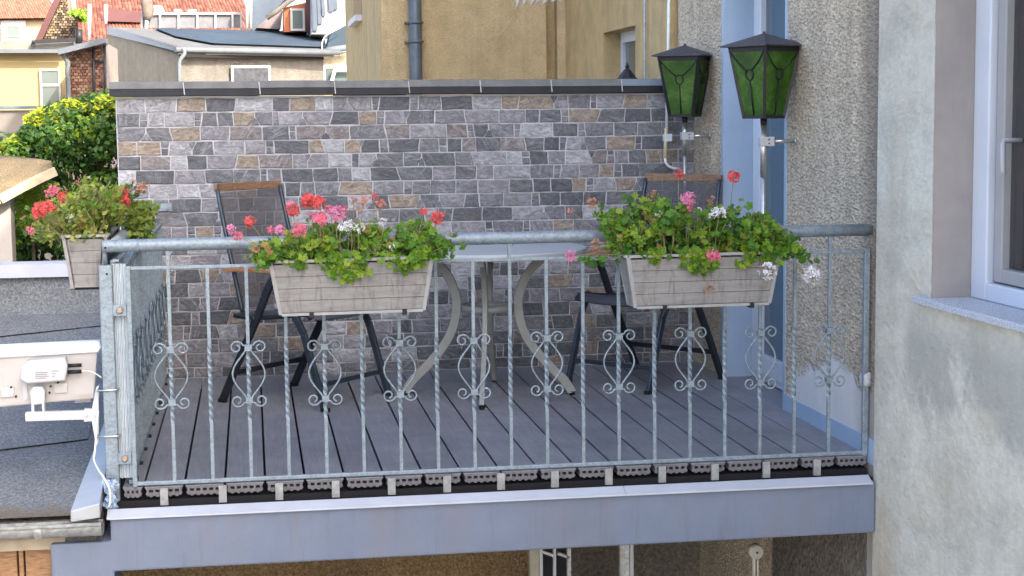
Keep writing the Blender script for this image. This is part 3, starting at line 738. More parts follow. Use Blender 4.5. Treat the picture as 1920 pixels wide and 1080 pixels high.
for i in range(nq): mb.f.append([2*i, 2*i+2, 2*i+3, 2*i+1]); mb.sm.append(False); mb.mi.append(0); mb.tone.append(0)
o = sp_(mb, 'ribbed_corner_strip', M['ribs']); sm_ = o.modifiers.new('t', 'SOLIDIFY'); sm_.thickness = .0015
zl = lambda y: .115+(.44-.115)*(y/2.5)
XS -= .004
mb = corr(zl, lambda y: .845, XS-.012, M['poly'], .014); o = sp_(mb, 'corrugated_screen', M['poly']); sm_ = o.modifiers.new('t', 'SOLIDIFY'); sm_.thickness = .002
mb = corr(lambda y: .0, zl, XS-.030, M['polydark'], .008); o = sp_(mb, 'roof_view_panel', M['polydark']); sm_ = o.modifiers.new('t', 'SOLIDIFY'); sm_.thickness = .002  # dark panel added for the roof edge seen through the sheet
mb = MB(); mb.box(XS-.012, XS+.012, .03, D-.02, .842, .85); sp_(mb, 'screen_top_trim', M['galv_white'])
mb = MB(); mb.box(XS-.012, XS+.012, D-.03, D-.012, .0, .85); sp_(mb, 'end_stile', M['galv_white'])
for z in (.665, .11):
    mb = MB(); mb.box(pxr-.001, x0r-.01, -.012, -.004, z-.022, z+.022); sp_(mb, 'clamp_plate', None, .002)
    mb = MB(); X = (pxr+x0r)/2-.006; mb.tube([(X, -.012, z), (X, -.018, z), (X, -.022, z)], [.013, .013, .008], 12); sp_(mb, 'bolt', simple('rusty_bolt', (.33, .27, .22), .5, .4, .3, 90))
XB2 = XS+.030
mb = MB(); mb.box(XB2-.006, XB2+.006, .03, D-.03, .813, .826); sp_(mb, 'upper_rail')
mb = MB(); mb.box(XB2-.007, XB2+.007, .03, D-.03, .005, .019); sp_(mb, 'bottom_rail')
for i in range(18):
    y = .12+i*.1425
    o = bpy.data.objects.new('baluster', bs_mesh); COL.objects.link(o); o.parent = side; o.location = (XB2+.4, y-1.3, 0); o.rotation_euler = (0, 0, math.pi/2)
    if i % 2 == 1:
        s_ = bpy.data.objects.new('scroll', sc_mesh); COL.objects.link(s_); s_.parent = o; s_.location = (0, 0, .006)
    if i % 2 == 0:
        mb = MB(); mb.box(XB2-.005, XB2+.02, y-.012, y+.012, .001, .012); sp_(mb, 'foot_clip', M['clip'])

# ================================================================ PLANTERS + GERANIUMS
def make_planter():
    root = empty('flower_box')
    L, Lb, H, Wt, Wb = .30, .268, .192, .078, .056     # half lengths, half widths ; origin = bottom centre
    def pt(u, v, side):   # u -1..1 along, v 0..1 up , side -1 front
        return ((Lb+(L-Lb)*v)*u, side*(Wb+(Wt-Wb)*v), H*v)
    for side in (-1, 1):
        for i in range(4):
            v0, v1 = .035+i*.2325, .035+(i+1)*.2325-.009
            p = [Vector(pt(-.955, v0, side)), Vector(pt(.955, v0, side)), Vector(pt(.955, v1, side)), Vector(pt(-.955, v1, side))]
            if side > 0: p = p[::-1]
            mb = MB(); mb.prism(p, (0, -side*.012, 0)); mb.build('slat', M['slat'], root)
        mb = MB(); p = [Vector(pt(-.94, .02, side)), Vector(pt(.94, .02, side)), Vector(pt(.94, .97, side)), Vector(pt(-.94, .97, side))]
        p = [q_+Vector((0, -side*.008, 0)) for q_ in p]
        if side > 0: p = p[::-1]
        mb.prism(p, (0, -side*.003, 0)); mb.build('liner', M['clip'], root)
        for u in (-1, 1):
            mb = MB(); e = .05
            p = [Vector(pt(u, 0, side))+Vector((0, side*.004, 0)), Vector(pt(u*(1-e), 0, side))+Vector((0, side*.004, 0)), Vector(pt(u*(1-e), 1, side))+Vector((0, side*.004, 0)), Vector(pt(u, 1, side))+Vector((0, side*.004, 0))]
            if u*side > 0: p = p[::-1]
            mb.prism(p, (0, -side*.012, 0)); mb.build('corner_trim', M['trim'], root)
        mb = MB(); mb.bar(Vector(pt(-.97, 1, side))+Vector((0, 0, .004)), Vector(pt(.97, 1, side))+Vector((0, 0, .004)), .016, .010); mb.build('rim', M['trim'], root)
        mb = MB(); mb.bar(Vector(pt(-.96, 0, side))+Vector((0, 0, .0)), Vector(pt(.96, 0, side))+Vector((0, 0, 0)), .018, .010); mb.build('base_strip', M['trim'], root)
    for u in (-1, 1):
        for i in range(4):
            v0, v1 = .035+i*.2325, .035+(i+1)*.2325-.007
            mb = MB(); p = [Vector(pt(u, v0, -1)), Vector(pt(u, v0, 1)), Vector(pt(u, v1, 1)), Vector(pt(u, v1, -1))]
            p = [q_-Vector((u*.002, 0, 0)) for q_ in p]; p[0].y += .014; p[3].y += .014; p[1].y -= .014; p[2].y -= .014
            if u < 0: p = p[::-1]
            mb.prism(p, (-u*.010, 0, 0)); mb.build('end_slat', M['slat'], root)
        mb = MB(); mb.bar(Vector(pt(u, 1, -1))+Vector((0, 0, .004)), Vector(pt(u, 1, 1))+Vector((0, 0, .004)), .014, .010); mb.build('end_rim', M['trim'], root)
    mb = MB(); mb.box(-Lb, Lb, -Wb+.01, Wb-.01, .002, .012); mb.build('base', M['slat'], root)
    mb = MB(); nx_, ny_ = 24, 6
    for j in range(ny_+1):
        for i in range(nx_+1):
            mb.v.append(((-1+2*i/nx_)*.275, (-1+2*j/ny_)*.062, H*.86+random.uniform(-.006, .008)))
    for j in range(ny_):
        for i in range(nx_):
            a_ = j*(nx_+1)+i; mb.f.append([a_, a_+1, a_+nx_+2, a_+nx_+1]); mb.sm.append(True); mb.mi.append(0); mb.tone.append(0)
    mb.build('soil', M['soil'], root)
    for x in (-.15, .19):
        mb = MB(); mb.box(x-.008, x+.008, -.070, -.042, -.014, .006); mb.box(x-.006, x+.006, -.065, .092, -.014, -.006); mb.build('hanger', M['clip'], root)
        mb = MB(); mb.bar((x, .084, .17), (x, .084, .245), .012, .006); mb.bar((x, .084, .243), (x, .115, .262), .012, .006); mb.build('hook', M['clip'], root)
    return root
bx1 = make_planter(); tag(bx1, 'pale grey slatted flower box hung on the railing in front of the left chair', 'flower box', 'slatted flower boxes on the railings')
bx2 = dup(bx1); tag(bx2, 'pale grey slatted flower box hung on the railing in front of the blue door reveal', 'flower box', 'slatted flower boxes on the railings')
bx3 = dup(bx1); tag(bx3, 'pale grey slatted flower box hung outside the side railing at the left corner post', 'flower box', 'slatted flower boxes on the railings')
FY = -.124
c1 = aY(662, 588, -.2); bx1.location = (c1.x, FY, c1.z+.002); bx1.rotation_euler = (0, math.radians(-.4), 0)
c2 = aY(1318, 574, -.2); bx2.location = (c2.x+.005, FY, c2.z+.0); bx2.rotation_euler = (0, math.radians(-.3), 0)
c3 = aY(192, 540, .05); bx3.rotation_euler = (0, 0, math.radians(-90)); bx3.location = (xa+.035-.0225-.082, .36, c3.z-.002)
def leafgeo(mb, c, nrm, size, rot, lobes=7):
    nrm = nrm.normalized(); a = nrm.orthogonal().normalized(); b = nrm.cross(a)
    a2 = a*math.cos(rot)+b*math.sin(rot); b2 = nrm.cross(a2)
    vs = [c-nrm*size*.18]; n = lobes*2
    for i in range(n+1):
        th = math.radians(-155+310*i/n); r = size*(1.05 if i % 2 else .78)*(1+.15*math.cos(th))
        vs.append(c+a2*r*math.cos(th)+b2*r*math.sin(th)+nrm*size*(.22 if i % 2 else -.12)*abs(math.sin(th*.5+rot)))
    mb.add(vs, [(0, i, i+1) for i in range(1, n+1)])
def leaf_simple(mb, c, nrm, size, rot):
    nrm = nrm.normalized(); a = nrm.orthogonal().normalized(); b = nrm.cross(a)
    a2 = a*math.cos(rot)+b*math.sin(rot); b2 = nrm.cross(a2)
    vs = [c, c+a2*size*.45+b2*size*.55, c+a2*size*1.15, c+a2*size*.45-b2*size*.55, c-nrm*0]
    vs = [c-a2*size*.4, c-a2*size*.25+b2*size*.55-nrm*size*.12, c+a2*size*.35+b2*size*.4, c+a2*size*.95-nrm*size*.15, c+a2*size*.35-b2*size*.4, c-a2*size*.25-b2*size*.55-nrm*size*.12]
    mb.add(vs, [(0, 1, 2), (0, 2, 3), (0, 3, 4), (0, 4, 5)])
def umbel(root, P, base, mat, r, n, rr, loose=False):
    mb = MB(); P = Vector(P); vis = MB()
    mid = (Vector(base)+P)/2+Vector((rr.uniform(-.02, .02), rr.uniform(-.02, .02), .02))
    pts = [Vector(base).lerp(mid, t)*(1-t)+mid.lerp(P, t)*t for t in (0, .25, .5, .75, 1)]
    mb.cur = 1; mb.tube(pts, [.0018]*5, 4, caps=False); mb.cur = 0
    for i in range(n):
        d = Vector((rr.gauss(0, 1), rr.gauss(0, 1)-.2, rr.gauss(0, 1)+.25)).normalized(); c = P+d*r*rr.uniform(.65, 1.05)
        if loose or i % 2 == 0:
            mb.cur = 1; mb.tube([P-Vector((0, 0, r*.3)), c], [.0008, .0008], 3, caps=False); mb.cur = 0
        a = d.orthogonal().normalized(); b = d.cross(a); ro = rr.uniform(0, 6); ps = r*rr.uniform(.34, .46)
        for k_ in range(5):
            th = ro+k_*2*math.pi/5+rr.uniform(-.25, .25); e = (a*math.cos(th)+b*math.sin(th)+d*rr.uniform(-.3, .5)).normalized(); f = d.cross(e); q1 = rr.uniform(.75, 1.2)*ps
            mb.add([c-d*ps*.3, c+e*q1*.75+f*ps*.34, c+e*q1*1.15+d*ps*.12, c+e*q1*.75-f*ps*.34], [(0, 1, 2, 3)])
    for i in range(n//3):   # inner florets fill the middle
        c = P+Vector((rr.gauss(0, 1), rr.gauss(0, 1), rr.gauss(0, 1)))*r*.35
        for k_ in range(3):
            e = Vector((rr.gauss(0, 1), rr.gauss(0, 1), rr.gauss(0, 1))).normalized(); f = e.orthogonal().normalized(); ps = r*.4
            if not loose: mb.add([c, c+e*ps*.7+f*ps*.35, c+e*ps, c+e*ps*.7-f*ps*.35], [(0, 1, 2, 3)])
    return mb.build('flower_head', [mat, M['stem']], root)
def geranium(box, rz, heads, nleaf, seed, leafmats, prof, hgt=.11, drop=True, sparse=0):
    """prof(u) -> crown height above rim, u in -1..1 along the box."""
    rr = random.Random(seed); root = empty('geranium_plant', box.location, 0)
    org = Vector(box.location); R3 = Matrix.Rotation(rz, 3, 'Z')
    mb = MB(); st = MB()
    ncl = 46
    clumps = []
    for i in range(ncl):
        u = rr.uniform(-1.12, 1.12); hh = prof(max(-1, min(1, u)))
        clumps.append((u*.30, rr.gauss(0, .055), .20+hh*rr.uniform(.1, .85), rr.uniform(0, 1)))
    n = 0
    while n < nleaf:
        cu, cv, cz_, ct = rr.choice(clumps)
        x = cu+rr.gauss(0, .028); y = cv+rr.gauss(0, .028); z = cz_+rr.gauss(0, .022)
        if z < .19:
            if y > -.10: z = .19+rr.random()*.03
            elif z < .13: z = .13+rr.random()*.05
        l = Vector((x, y, z)); size = .007+.0125*rr.random()**.8
        nr = Vector((rr.gauss(0, .6)+x*.6, rr.gauss(0, .6)-.75, rr.gauss(.75, .45)))
        mb.t = max(.01, min(1, ct*.55+rr.random()*.45)); q9 = rr.random(); mb.cur = 0 if q9 > .34 else (1 if q9 > .045 else 2)
        leafgeo(mb, R3@l, R3@nr, size, rr.uniform(0, 6.3), 5 if n % 2 else 6); n += 1
    if drop:
        for (x0_, z_lo) in ((-.02, .12), (.02, .135), (-.07, .14), (.17, .145), (.24, .16), (-.2, .17)):
            for i in range(26):
                l = Vector((x0_+rr.gauss(0, .02), -.085+rr.gauss(0, .010), rr.uniform(z_lo, .22)))
                mb.t = rr.uniform(.2, .9); mb.cur = 0
                leafgeo(mb, R3@l, R3@Vector((rr.gauss(0, .5), -1, rr.gauss(.4, .4))), rr.uniform(.011, .02), rr.uniform(0, 6.3), 5)
    for (cu, cv, cz_, ct) in clumps:
        b0 = Vector((cu*.85, cv*.4, .165)); p1 = Vector((cu, cv, cz_+.02)); md = (b0+p1)/2+Vector((rr.gauss(0, .012), rr.gauss(0, .012), 0))
        st.tube([R3@b0, R3@md, R3@p1], [.0035, .003, .0022], 5, caps=False)
        for k_ in range(5):
            q_ = p1+Vector((rr.gauss(0, .03), rr.gauss(0, .03), rr.uniform(-.01, .04))); st.tube([R3@md, R3@q_], [.0014, .0011], 3, caps=False)
    o = mb.build('foliage', leafmats, root); o['kind'] = 'stuff'
    o = st.build('stems', M['stem'], root); o['kind'] = 'stuff'
    inv = R3.inverted()
    for (px, py, Y, mat, r, n) in heads:
        r *= 1.32; n = int(n*1.35); py -= 3; Y = Y-.03
        P = (aY(px, py, Y) if not isinstance(Y, tuple) else aX(px, py, Y[0]))-org
        l = inv@P; base = R3@Vector((max(-.27, min(.27, l.x*.85)), max(-.045, min(.045, l.y*.5)), .19))
        umbel(root, P, base, M[mat], r, n, rr, loose=(mat in ('dry', 'wpet', 'salmon')))
    return root
import bisect
def prof_pts(pts):
    xs = [p[0] for p in pts]
    def f(u):
        if u <= xs[0]: return pts[0][1]
        if u >= xs[-1]: return pts[-1][1]
        i = bisect.bisect(xs, u)-1; t = (u-xs[i])/(xs[i+1]-xs[i]); return pts[i][1]+(pts[i+1][1]-pts[i][1])*t
    return f
H1 = [(468, 420, -.10, 'coral', .017, 18), (434, 433, -.16, 'lilac', .014, 16), (446, 447, -.17, 'pink', .014, 14), (549, 397, -.06, 'coral', .019, 18), (578, 380, -.10, 'coral', .021, 26), (598, 384, -.12, 'coral', .019, 22),
      (601, 414, -.18, 'pink', .020, 24), (632, 404, -.15, 'lilac', .022, 26), (525, 435, -.19, 'lilac', .015, 16), (563, 434, -.20, 'pink', .018, 20), (506, 434, -.1, 'pink', .012, 10), (544, 386, -.02, 'lilac', .012, 9),
      (683, 381, -.08, 'salmon', .014, 12), (712, 386, -.05, 'salmon', .016, 12), (663, 379, -.04, 'salmon', .012, 8), (655, 427, -.17, 'wpet', .016, 14), (675, 430, -.16, 'wpet', .014, 10), (718, 419, -.12, 'wpet', .012, 9), (640, 432, -.2, 'wpet', .012, 8),
      (795, 400, -.10, 'coral', .013, 12), (821, 411, -.12, 'coral', .019, 20), (480, 470, -.2, 'salmon', .012, 8), (617, 396, -.1, 'pink', .014, 12), (585, 408, -.08, 'lilac', .014, 12), (552, 440, -.22, 'pink', .012, 10), (700, 372, -.05, 'coral', .011, 8), (672, 392, -.1, 'salmon', .012, 8), (648, 396, -.1, 'pink', .012, 10), (735, 466, -.22, 'wpet', .009, 5)]
pl1 = geranium(bx1, 0, H1, 1550, 3, [M['gleaf'], M['dleaf'], M['yleaf']], prof_pts([(-1, .03), (-.7, .05), (-.2, .10), (.1, .085), (.35, .11), (.75, .12), (1, .06)]))
tag(pl1, 'bushy geranium with coral, pink and white blooms in the box before the left chair', 'flowers', 'geraniums in the flower boxes')
H2 = [(1272, 328, -.05, 'coral', .014, 16), (1376, 335, -.12, 'coral', .018, 20), (1290, 378, -.15, 'lilac', .021, 28), (1290, 394, -.16, 'pink', .012, 10), (1350, 402, -.17, 'wpet', .018, 16), (1335, 404, -.16, 'wpet', .014, 10), (1337, 482, -.27, 'pink', .019, 18),
      (1070, 484, -.22, 'lilac', .016, 16), (1068, 399, -.10, 'salmon', .010, 8), (1213, 402, -.12, 'salmon', .014, 8), (1440, 511, -.27, 'wpet', .024, 12), (1522, 518, -.2, 'wpet', .026, 16), (1505, 512, -.18, 'wpet', .014, 7), (1328, 548, -.26, 'dry', .016, 9), (1118, 465, -.1, 'dry', .02, 12),
      (1226, 372, -.06, 'dry', .018, 10), (1235, 405, -.2, 'wpet', .01, 6), (1110, 385, -.05, 'dry', .018, 10), (1335, 380, -.05, 'dry', .016, 9), (1308, 398, -.18, 'wpet', .012, 8)]
pl2 = geranium(bx2, 0, H2, 2150, 5, [M['gleaf'], M['dleaf'], M['yleaf']], prof_pts([(-1, .17), (-.8, .21), (-.5, .2), (-.15, .22), (.1, .17), (.4, .16), (.7, .13), (1, .07)]))
tag(pl2, 'spreading geranium with a tall red bloom and white blooms in the box before the door', 'flowers', 'geraniums in the flower boxes')
# trailing shoots of the right plant, both sides
rr = random.Random(9); mb = MB(); sm2 = MB(); org = Vector(bx2.location)
for path in ([(1180, 478), (1140, 487), (1105, 487), (1092, 492)], [(1200, 440), (1160, 425), (1120, 408), (1112, 400)], [(1450, 470), (1480, 468), (1500, 480), (1524, 490)], [(1380, 470), (1395, 430), (1432, 418)], [(1350, 440), (1368, 405), (1400, 383)], [(1420, 470), (1450, 480), (1470, 490)], [(1200, 460), (1175, 470), (1150, 462)]):
    P = [aY(x, y, -.17)-org for x, y in path]; sm2.tube(P, .0022, 5, caps=False)
    for i in range(22):
        t = rr.random()*(len(P)-1); j = int(t); c = P[j].lerp(P[j+1], t-j)+Vector((rr.gauss(0, .012), rr.gauss(0, .012), rr.gauss(0, .012)))
        mb.t = rr.uniform(.1, .8); leafgeo(mb, c, Vector((rr.gauss(0, .6), -.8, rr.gauss(.5, .4))), rr.uniform(.01, .019), rr.uniform(0, 6), 5)
o = mb.build('trailing_leaves', M['dleaf'], pl2); o['kind'] = 'stuff'; sm2.build('trailing_stems', M['stem'], pl2)['kind'] = 'stuff'
H3 = [(76, 396, -.02, 'coral', .021, 24), (92, 392, .1, 'coral', .018, 20), (70, 408, -.02, 'coral', .015, 12), (116, 373, .25, 'coral', .017, 16), (100, 360, .2, 'pink', .016, 14), (56, 436, -.05, 'pink', .012, 10), (90, 366, .3, 'pink', .012, 8), (146, 344, .5, 'salmon', .010, 6),
      (230, 366, .45, 'coral', .018, 18), (234, 382, .42, 'coral', .018, 18), (224, 376, .44, 'coral', .014, 12), (163, 412, .2, 'wpet', .015, 12), (185, 417, .25, 'wpet', .016, 12), (135, 414, .1, 'wpet', .012, 8), (188, 381, .4, 'salmon', .015, 10), (148, 380, .4, 'lilac', .014, 9), (206, 385, .5, 'salmon', .012, 8), (251, 345, .6, 'salmon', .010, 6), (262, 358, .6, 'dry', .018, 10), (270, 355, .65, 'dry', .016, 10)]
pl3 = geranium(bx3, math.radians(-90), H3, 1700, 8, [M['pleaf'], M['gleaf'], M['yleaf']], prof_pts([(-1, .15), (-.5, .16), (0, .17), (.5, .16), (1, .14)]), drop=False)
tag(pl3, 'pale feathery geranium with red blooms in the side box at the left corner', 'flowers', 'geraniums in the flower boxes')
rr = random.Random(19); mb = MB(); org = Vector(bx3.location); sm2 = MB()
for i in range(520):    # outward spread to the left, narrow leaves
    px = rr.uniform(60, 200); py = 452-rr.random()*75*(1-abs(px-130)/150)
    c = aY(px, py, rr.uniform(.02, .4))-org; mb.t = rr.uniform(.1, 1)
    leaf_simple(mb, c, Vector((rr.gauss(0, .7), -.7, rr.gauss(.5, .6))), rr.uniform(.008, .018), rr.uniform(0, 6))
    if i % 6 == 0: sm2.tube([Vector((-.02, (c.y)*.5, .19)), c], [.0018, .001], 3, caps=False)
for i in range(230):
    px = rr.gauss(262, 13); py = rr.uniform(383, 448)-abs(px-262)*.1
    c = aY(px, py, rr.uniform(.5, .8))-org; mb.t = rr.uniform(.05, .55)
    leafgeo(mb, c, Vector((rr.gauss(0, .6), -.8, rr.gauss(.5, .5))), rr.uniform(.012, .02), rr.uniform(0, 6), 5)
o = mb.build('outer_leaves', M['pleaf'], pl3); o['kind'] = 'stuff'; o = sm2.build('outer_stems', M['stem'], pl3); o['kind'] = 'stuff'

# ================================================================ TABLE
TC = Vector((1.256, 1.751, 0)); tth = math.atan2(-.086*2+.0, .39*2)
ztab = aY(960, 488, TC.y-.47).z
table = empty('garden_table', TC); tag(table, 'round grey metal garden table with curved legs and a ring brace between two chairs', 'table')
mb = MB(); n = 56; RT = .485
def ringz(r, z): return [(r*math.cos(2*math.pi*i/n), r*math.sin(2*math.pi*i/n), z) for i in range(n)]
vs = ringz(RT-.012, ztab)+ringz(RT, ztab+.006)+ringz(RT, ztab+.02)+ringz(RT-.006, ztab+.026)+ringz(RT-.03, ztab+.0255)
fs = [tuple(reversed(range(n)))]+[(k_*n+i, k_*n+(i+1) % n, (k_+1)*n+(i+1) % n, (k_+1)*n+i) for k_ in range(4) for i in range(n)]+[tuple(range(4*n, 5*n))]
mb.add(vs, fs); mb.build('tabletop', M['tabletop'], table)
mb = MB()
for i in range(40):
    pass
zR = aY(905, 577, TC.y).z
mb = MB(); nn = 40
for r_, zz in (): pass
vs = []
for z_, r_ in ((zR-.016, .118), (zR-.016, .130), (zR+.016, .130), (zR+.016, .118)):
    vs += [(r_*math.cos(2*math.pi*i/nn), r_*math.sin(2*math.pi*i/nn), z_) for i in range(nn)]
mb.add(vs, [(k_*nn+i, k_*nn+(i+1) % nn, ((k_+1) % 4)*nn+(i+1) % nn, ((k_+1) % 4)*nn+i) for k_ in range(4) for i in range(nn)], True); mb.build('ring_brace', M['tableleg'], table)
# leg profile in (r,z)
cl = [(.40, ztab-.01), (.33, ztab-.012), (.26, ztab-.04), (.195, ztab-.11), (.158, ztab-.20), (.152, zR), (.172, zR-.10), (.22, zR-.19), (.30, zR-.285), (.37, zR-.355), (.415, .012)]
# smooth catmull
def cat(P, k=5):
    out = []
    for i in range(len(P)-1):
        p0, p1, p2, p3 = P[max(i-1, 0)], P[i], P[i+1], P[min(i+2, len(P)-1)]
        for j in range(k):
            t = j/k; out.append(tuple(.5*((2*p1[d])+(-p0[d]+p2[d])*t+(2*p0[d]-5*p1[d]+4*p2[d]-p3[d])*t*t+(-p0[d]+3*p1[d]-3*p2[d]+p3[d])*t**3) for d in range(len(p1))))
    out.append(P[-1]); return out
for q_ in range(4):
    th = tth+q_*math.pi/2; e = Vector((math.cos(th), math.sin(th), 0)); f = Vector((-math.sin(th), math.cos(th), 0)); C = cat(cl)
    mb = MB(); vs = []
    for i, (r_, z_) in enumerate(C):
        a_ = C[min(i+1, len(C)-1)]; b_ = C[max(i-1, 0)]; t = Vector((a_[0]-b_[0], a_[1]-b_[1])).normalized(); nn_ = Vector((-t.y, t.x)); hw = .022
        for s1, s2 in ((1, 1), (1, -1), (-1, -1), (-1, 1)):
            vs.append(e*(r_+nn_.x*hw*s1)+Vector((0, 0, max(.008, z_+nn_.y*hw*s1)))+f*s2*.0125)
    N = len(C); fs = [(0, 1, 2, 3), tuple(4*(N-1)+i for i in (3, 2, 1, 0))]
    for i in range(N-1):
        for k_ in range(4): fs.append((4*i+k_, 4*i+(k_+1) % 4, 4*i+4+(k_+1) % 4, 4*i+4+k_))
    mb.add(vs, fs, False); lg = mb.build('leg', M['tableleg'], table, .003)
    mb = MB(); p = e*.412; mb.tube([(p.x, p.y, 0.001), (p.x, p.y, .02)], .014, 10); mb.build('foot', M['foot'], lg)
mb = MB(); mb.tube([(0, 0, ztab-.012), (0, 0, ztab)], [.40, .40], 40); mb.build('support_ring', M['tableleg'], table)

# ================================================================ CHAIRS  (local: +x forward, y lateral, z up)
def make_chair():
    root = empty('folding_chair'); hw = .275
    Cb, Cl = M['chairblk'], M['chairblue']
    TOP = (-.025, 1.03); SE = (.10, .43)
    for s in (-1, 1):
        y = s*hw
        mb = MB(); P = cat([(TOP[0], y*.86, TOP[1]), (.03, y*.87, .80), (.085, y*.88, .58), (.12, y*.88, .44)], 4); mb.tube(P, .0105, 8); mb.build('back_post', Cl, root)
        mb = MB(); C = cat([(.005, y, .004), (.11, y, .20), (.24, y, .43), (.30, y, .55), (.335, y, .605), (.37, y, .622)], 4)
        for i in range(len(C)-1): mb.bar(C[i], C[i+1], .022, .036, up=(0, 0, 1) if i < 0 else (-.8, 0, .5))
        mb.build('rear_leg', Cb, root, .003)
        mb = MB(); mb.bar((.615, y*.93, .004), (.50, y*.93, .36), .021, .034, up=(1, 0, .3)); mb.bar((.50, y*.93, .36), (.44, y*.93, .46), .021, .034, up=(1, 0, .3)); mb.build('front_leg', Cl, root, .004)
        mb = MB(); P = [(.05, .645), (.2, .652), (.38, .648), (.43, .64)]
        for i in range(3): mb.bar((P[i][0], y, P[i][1]), (P[i+1][0], y, P[i+1][1]), .046, .018)
        mb.build('armrest', M['teak'], root, .004)
        mb = MB(); P = cat([(.08, y*.92, .425), (.2, y*.92, .42), (.36, y*.92, .435), (.5, y*.92, .452), (.545, y*.92, .435)], 3); mb.tube(P, .012, 8); mb.build('seat_rail', Cb, root)
        for (x_, yy) in ((.005, y), (.615, y*.93)):
            mb = MB(); mb.box(x_-.016, x_+.02, yy-.014, yy+.014, .0005, .018); mb.build('foot', M['foot'], root)
        mb = MB(); mb.tube([(.22, y-.012*s, .42), (.22, y+.02*s, .42)], .012, 8); mb.build('pivot', Cb, root)
    mb = MB(); mb.bar((.085, -hw, .15), (.085, hw, .15), .012, .024); mb.build('rear_stretcher', Cb, root)
    mb = MB(); mb.bar((.572, -hw*.93, .12), (.572, hw*.93, .12), .012, .022); mb.build('front_stretcher', Cl, root)
    mb = MB(); N = 12; w_ = .028
    for k_ in range(N):   # curved teak head rail
        ya, yb = -.245+.49*k_/N, -.245+.49*(k_+1)/N; xa_, xb2 = -.035*(1-(ya/.262)**2), -.035*(1-(yb/.262)**2)
        mb.bar((TOP[0]+xa_, ya, 1.035), (TOP[0]+xb2, yb, 1.035), .018, .040)
    mb.build('head_rail', M['teakpale'], root, .003)
    mb = MB(); nu, nv = 8, 10
    for j in range(nv+1):
        t = j/nv; x_ = -.025+.135*t; z_ = 1.012-.56*t
        for i in range(nu+1):
            v = -1+2*i/nu; mb.v.append((x_-.028*(1-v*v), v*.237, z_))
    for j in range(nv):
        for i in range(nu):
            a_ = j*(nu+1)+i; mb.f.append([a_, a_+1, a_+nu+2, a_+nu+1]); mb.sm.append(True); mb.mi.append(0); mb.tone.append(0)
    mb.build('backrest', M['fabric'], root)
    mb = MB(); P = cat([(.09, .43), (.2, .418), (.36, .43), (.5, .45), (.55, .44), (.565, .425)], 3)
    for (x_, z_) in P:
        for i in range(nu+1):
            v = -1+2*i/nu; mb.v.append((x_, v*.245, z_-.012*(1-v*v)))
    for j in range(len(P)-1):
        for i in range(nu):
            a_ = j*(nu+1)+i; mb.f.append([a_, a_+1, a_+nu+2, a_+nu+1]); mb.sm.append(True); mb.mi.append(0); mb.tone.append(0)
    o = mb.build('seat', M['seatfab'], root); so_ = o.modifiers.new('t', 'SOLIDIFY'); so_.thickness = .008
    return root
ch1 = make_chair(); tag(ch1, 'black mesh folding garden chair with teak top rail on the left, turned towards the table', 'chair', 'folding garden chairs at the table')
ch2 = dup(ch1); tag(ch2, 'black mesh folding garden chair on the right of the table near the balcony door', 'chair', 'folding garden chairs at the table')
r1 = ((Vector((-.056, 1.85, 0))+Vector((.327, 2.207, 0)))/2); ch1.location = r1; ch1.rotation_euler = (0, 0, math.atan2(-.40, .473))
r2 = Vector((2.34, 2.19, 0)); ch2.location = r2; ch2.rotation_euler = (0, 0, math.atan2(-.40, -.484))

# fallen petals and grit on the boards
rr = random.Random(33); mb = MB()
for i in range(130):
    x, y = rr.uniform(-.3, 2.45), rr.uniform(.03, 2.5); a_ = rr.uniform(0, 6); l_ = rr.uniform(.002, .006); mb.cur = rr.choice((0, 0, 0, 1, 2))
    if mb.cur: l_ *= 1.5
    z_ = .0016; dx_, dy_ = l_*math.cos(a_), l_*math.sin(a_)
    mb.add([(x, y, z_), (x+dx_, y+dy_, z_+.0008), (x+dx_-dy_*.6, y+dy_+dx_*.6, z_+.0012), (x-dy_*.6, y+dx_*.6, z_)], [(0, 1, 2, 3)])
tag(mb.build('fallen_petals', [M['trim'], M['salmon'], M['dry']]), 'scattered pale flecks and dropped petals lying on the deck boards', 'petals', kind='stuff')

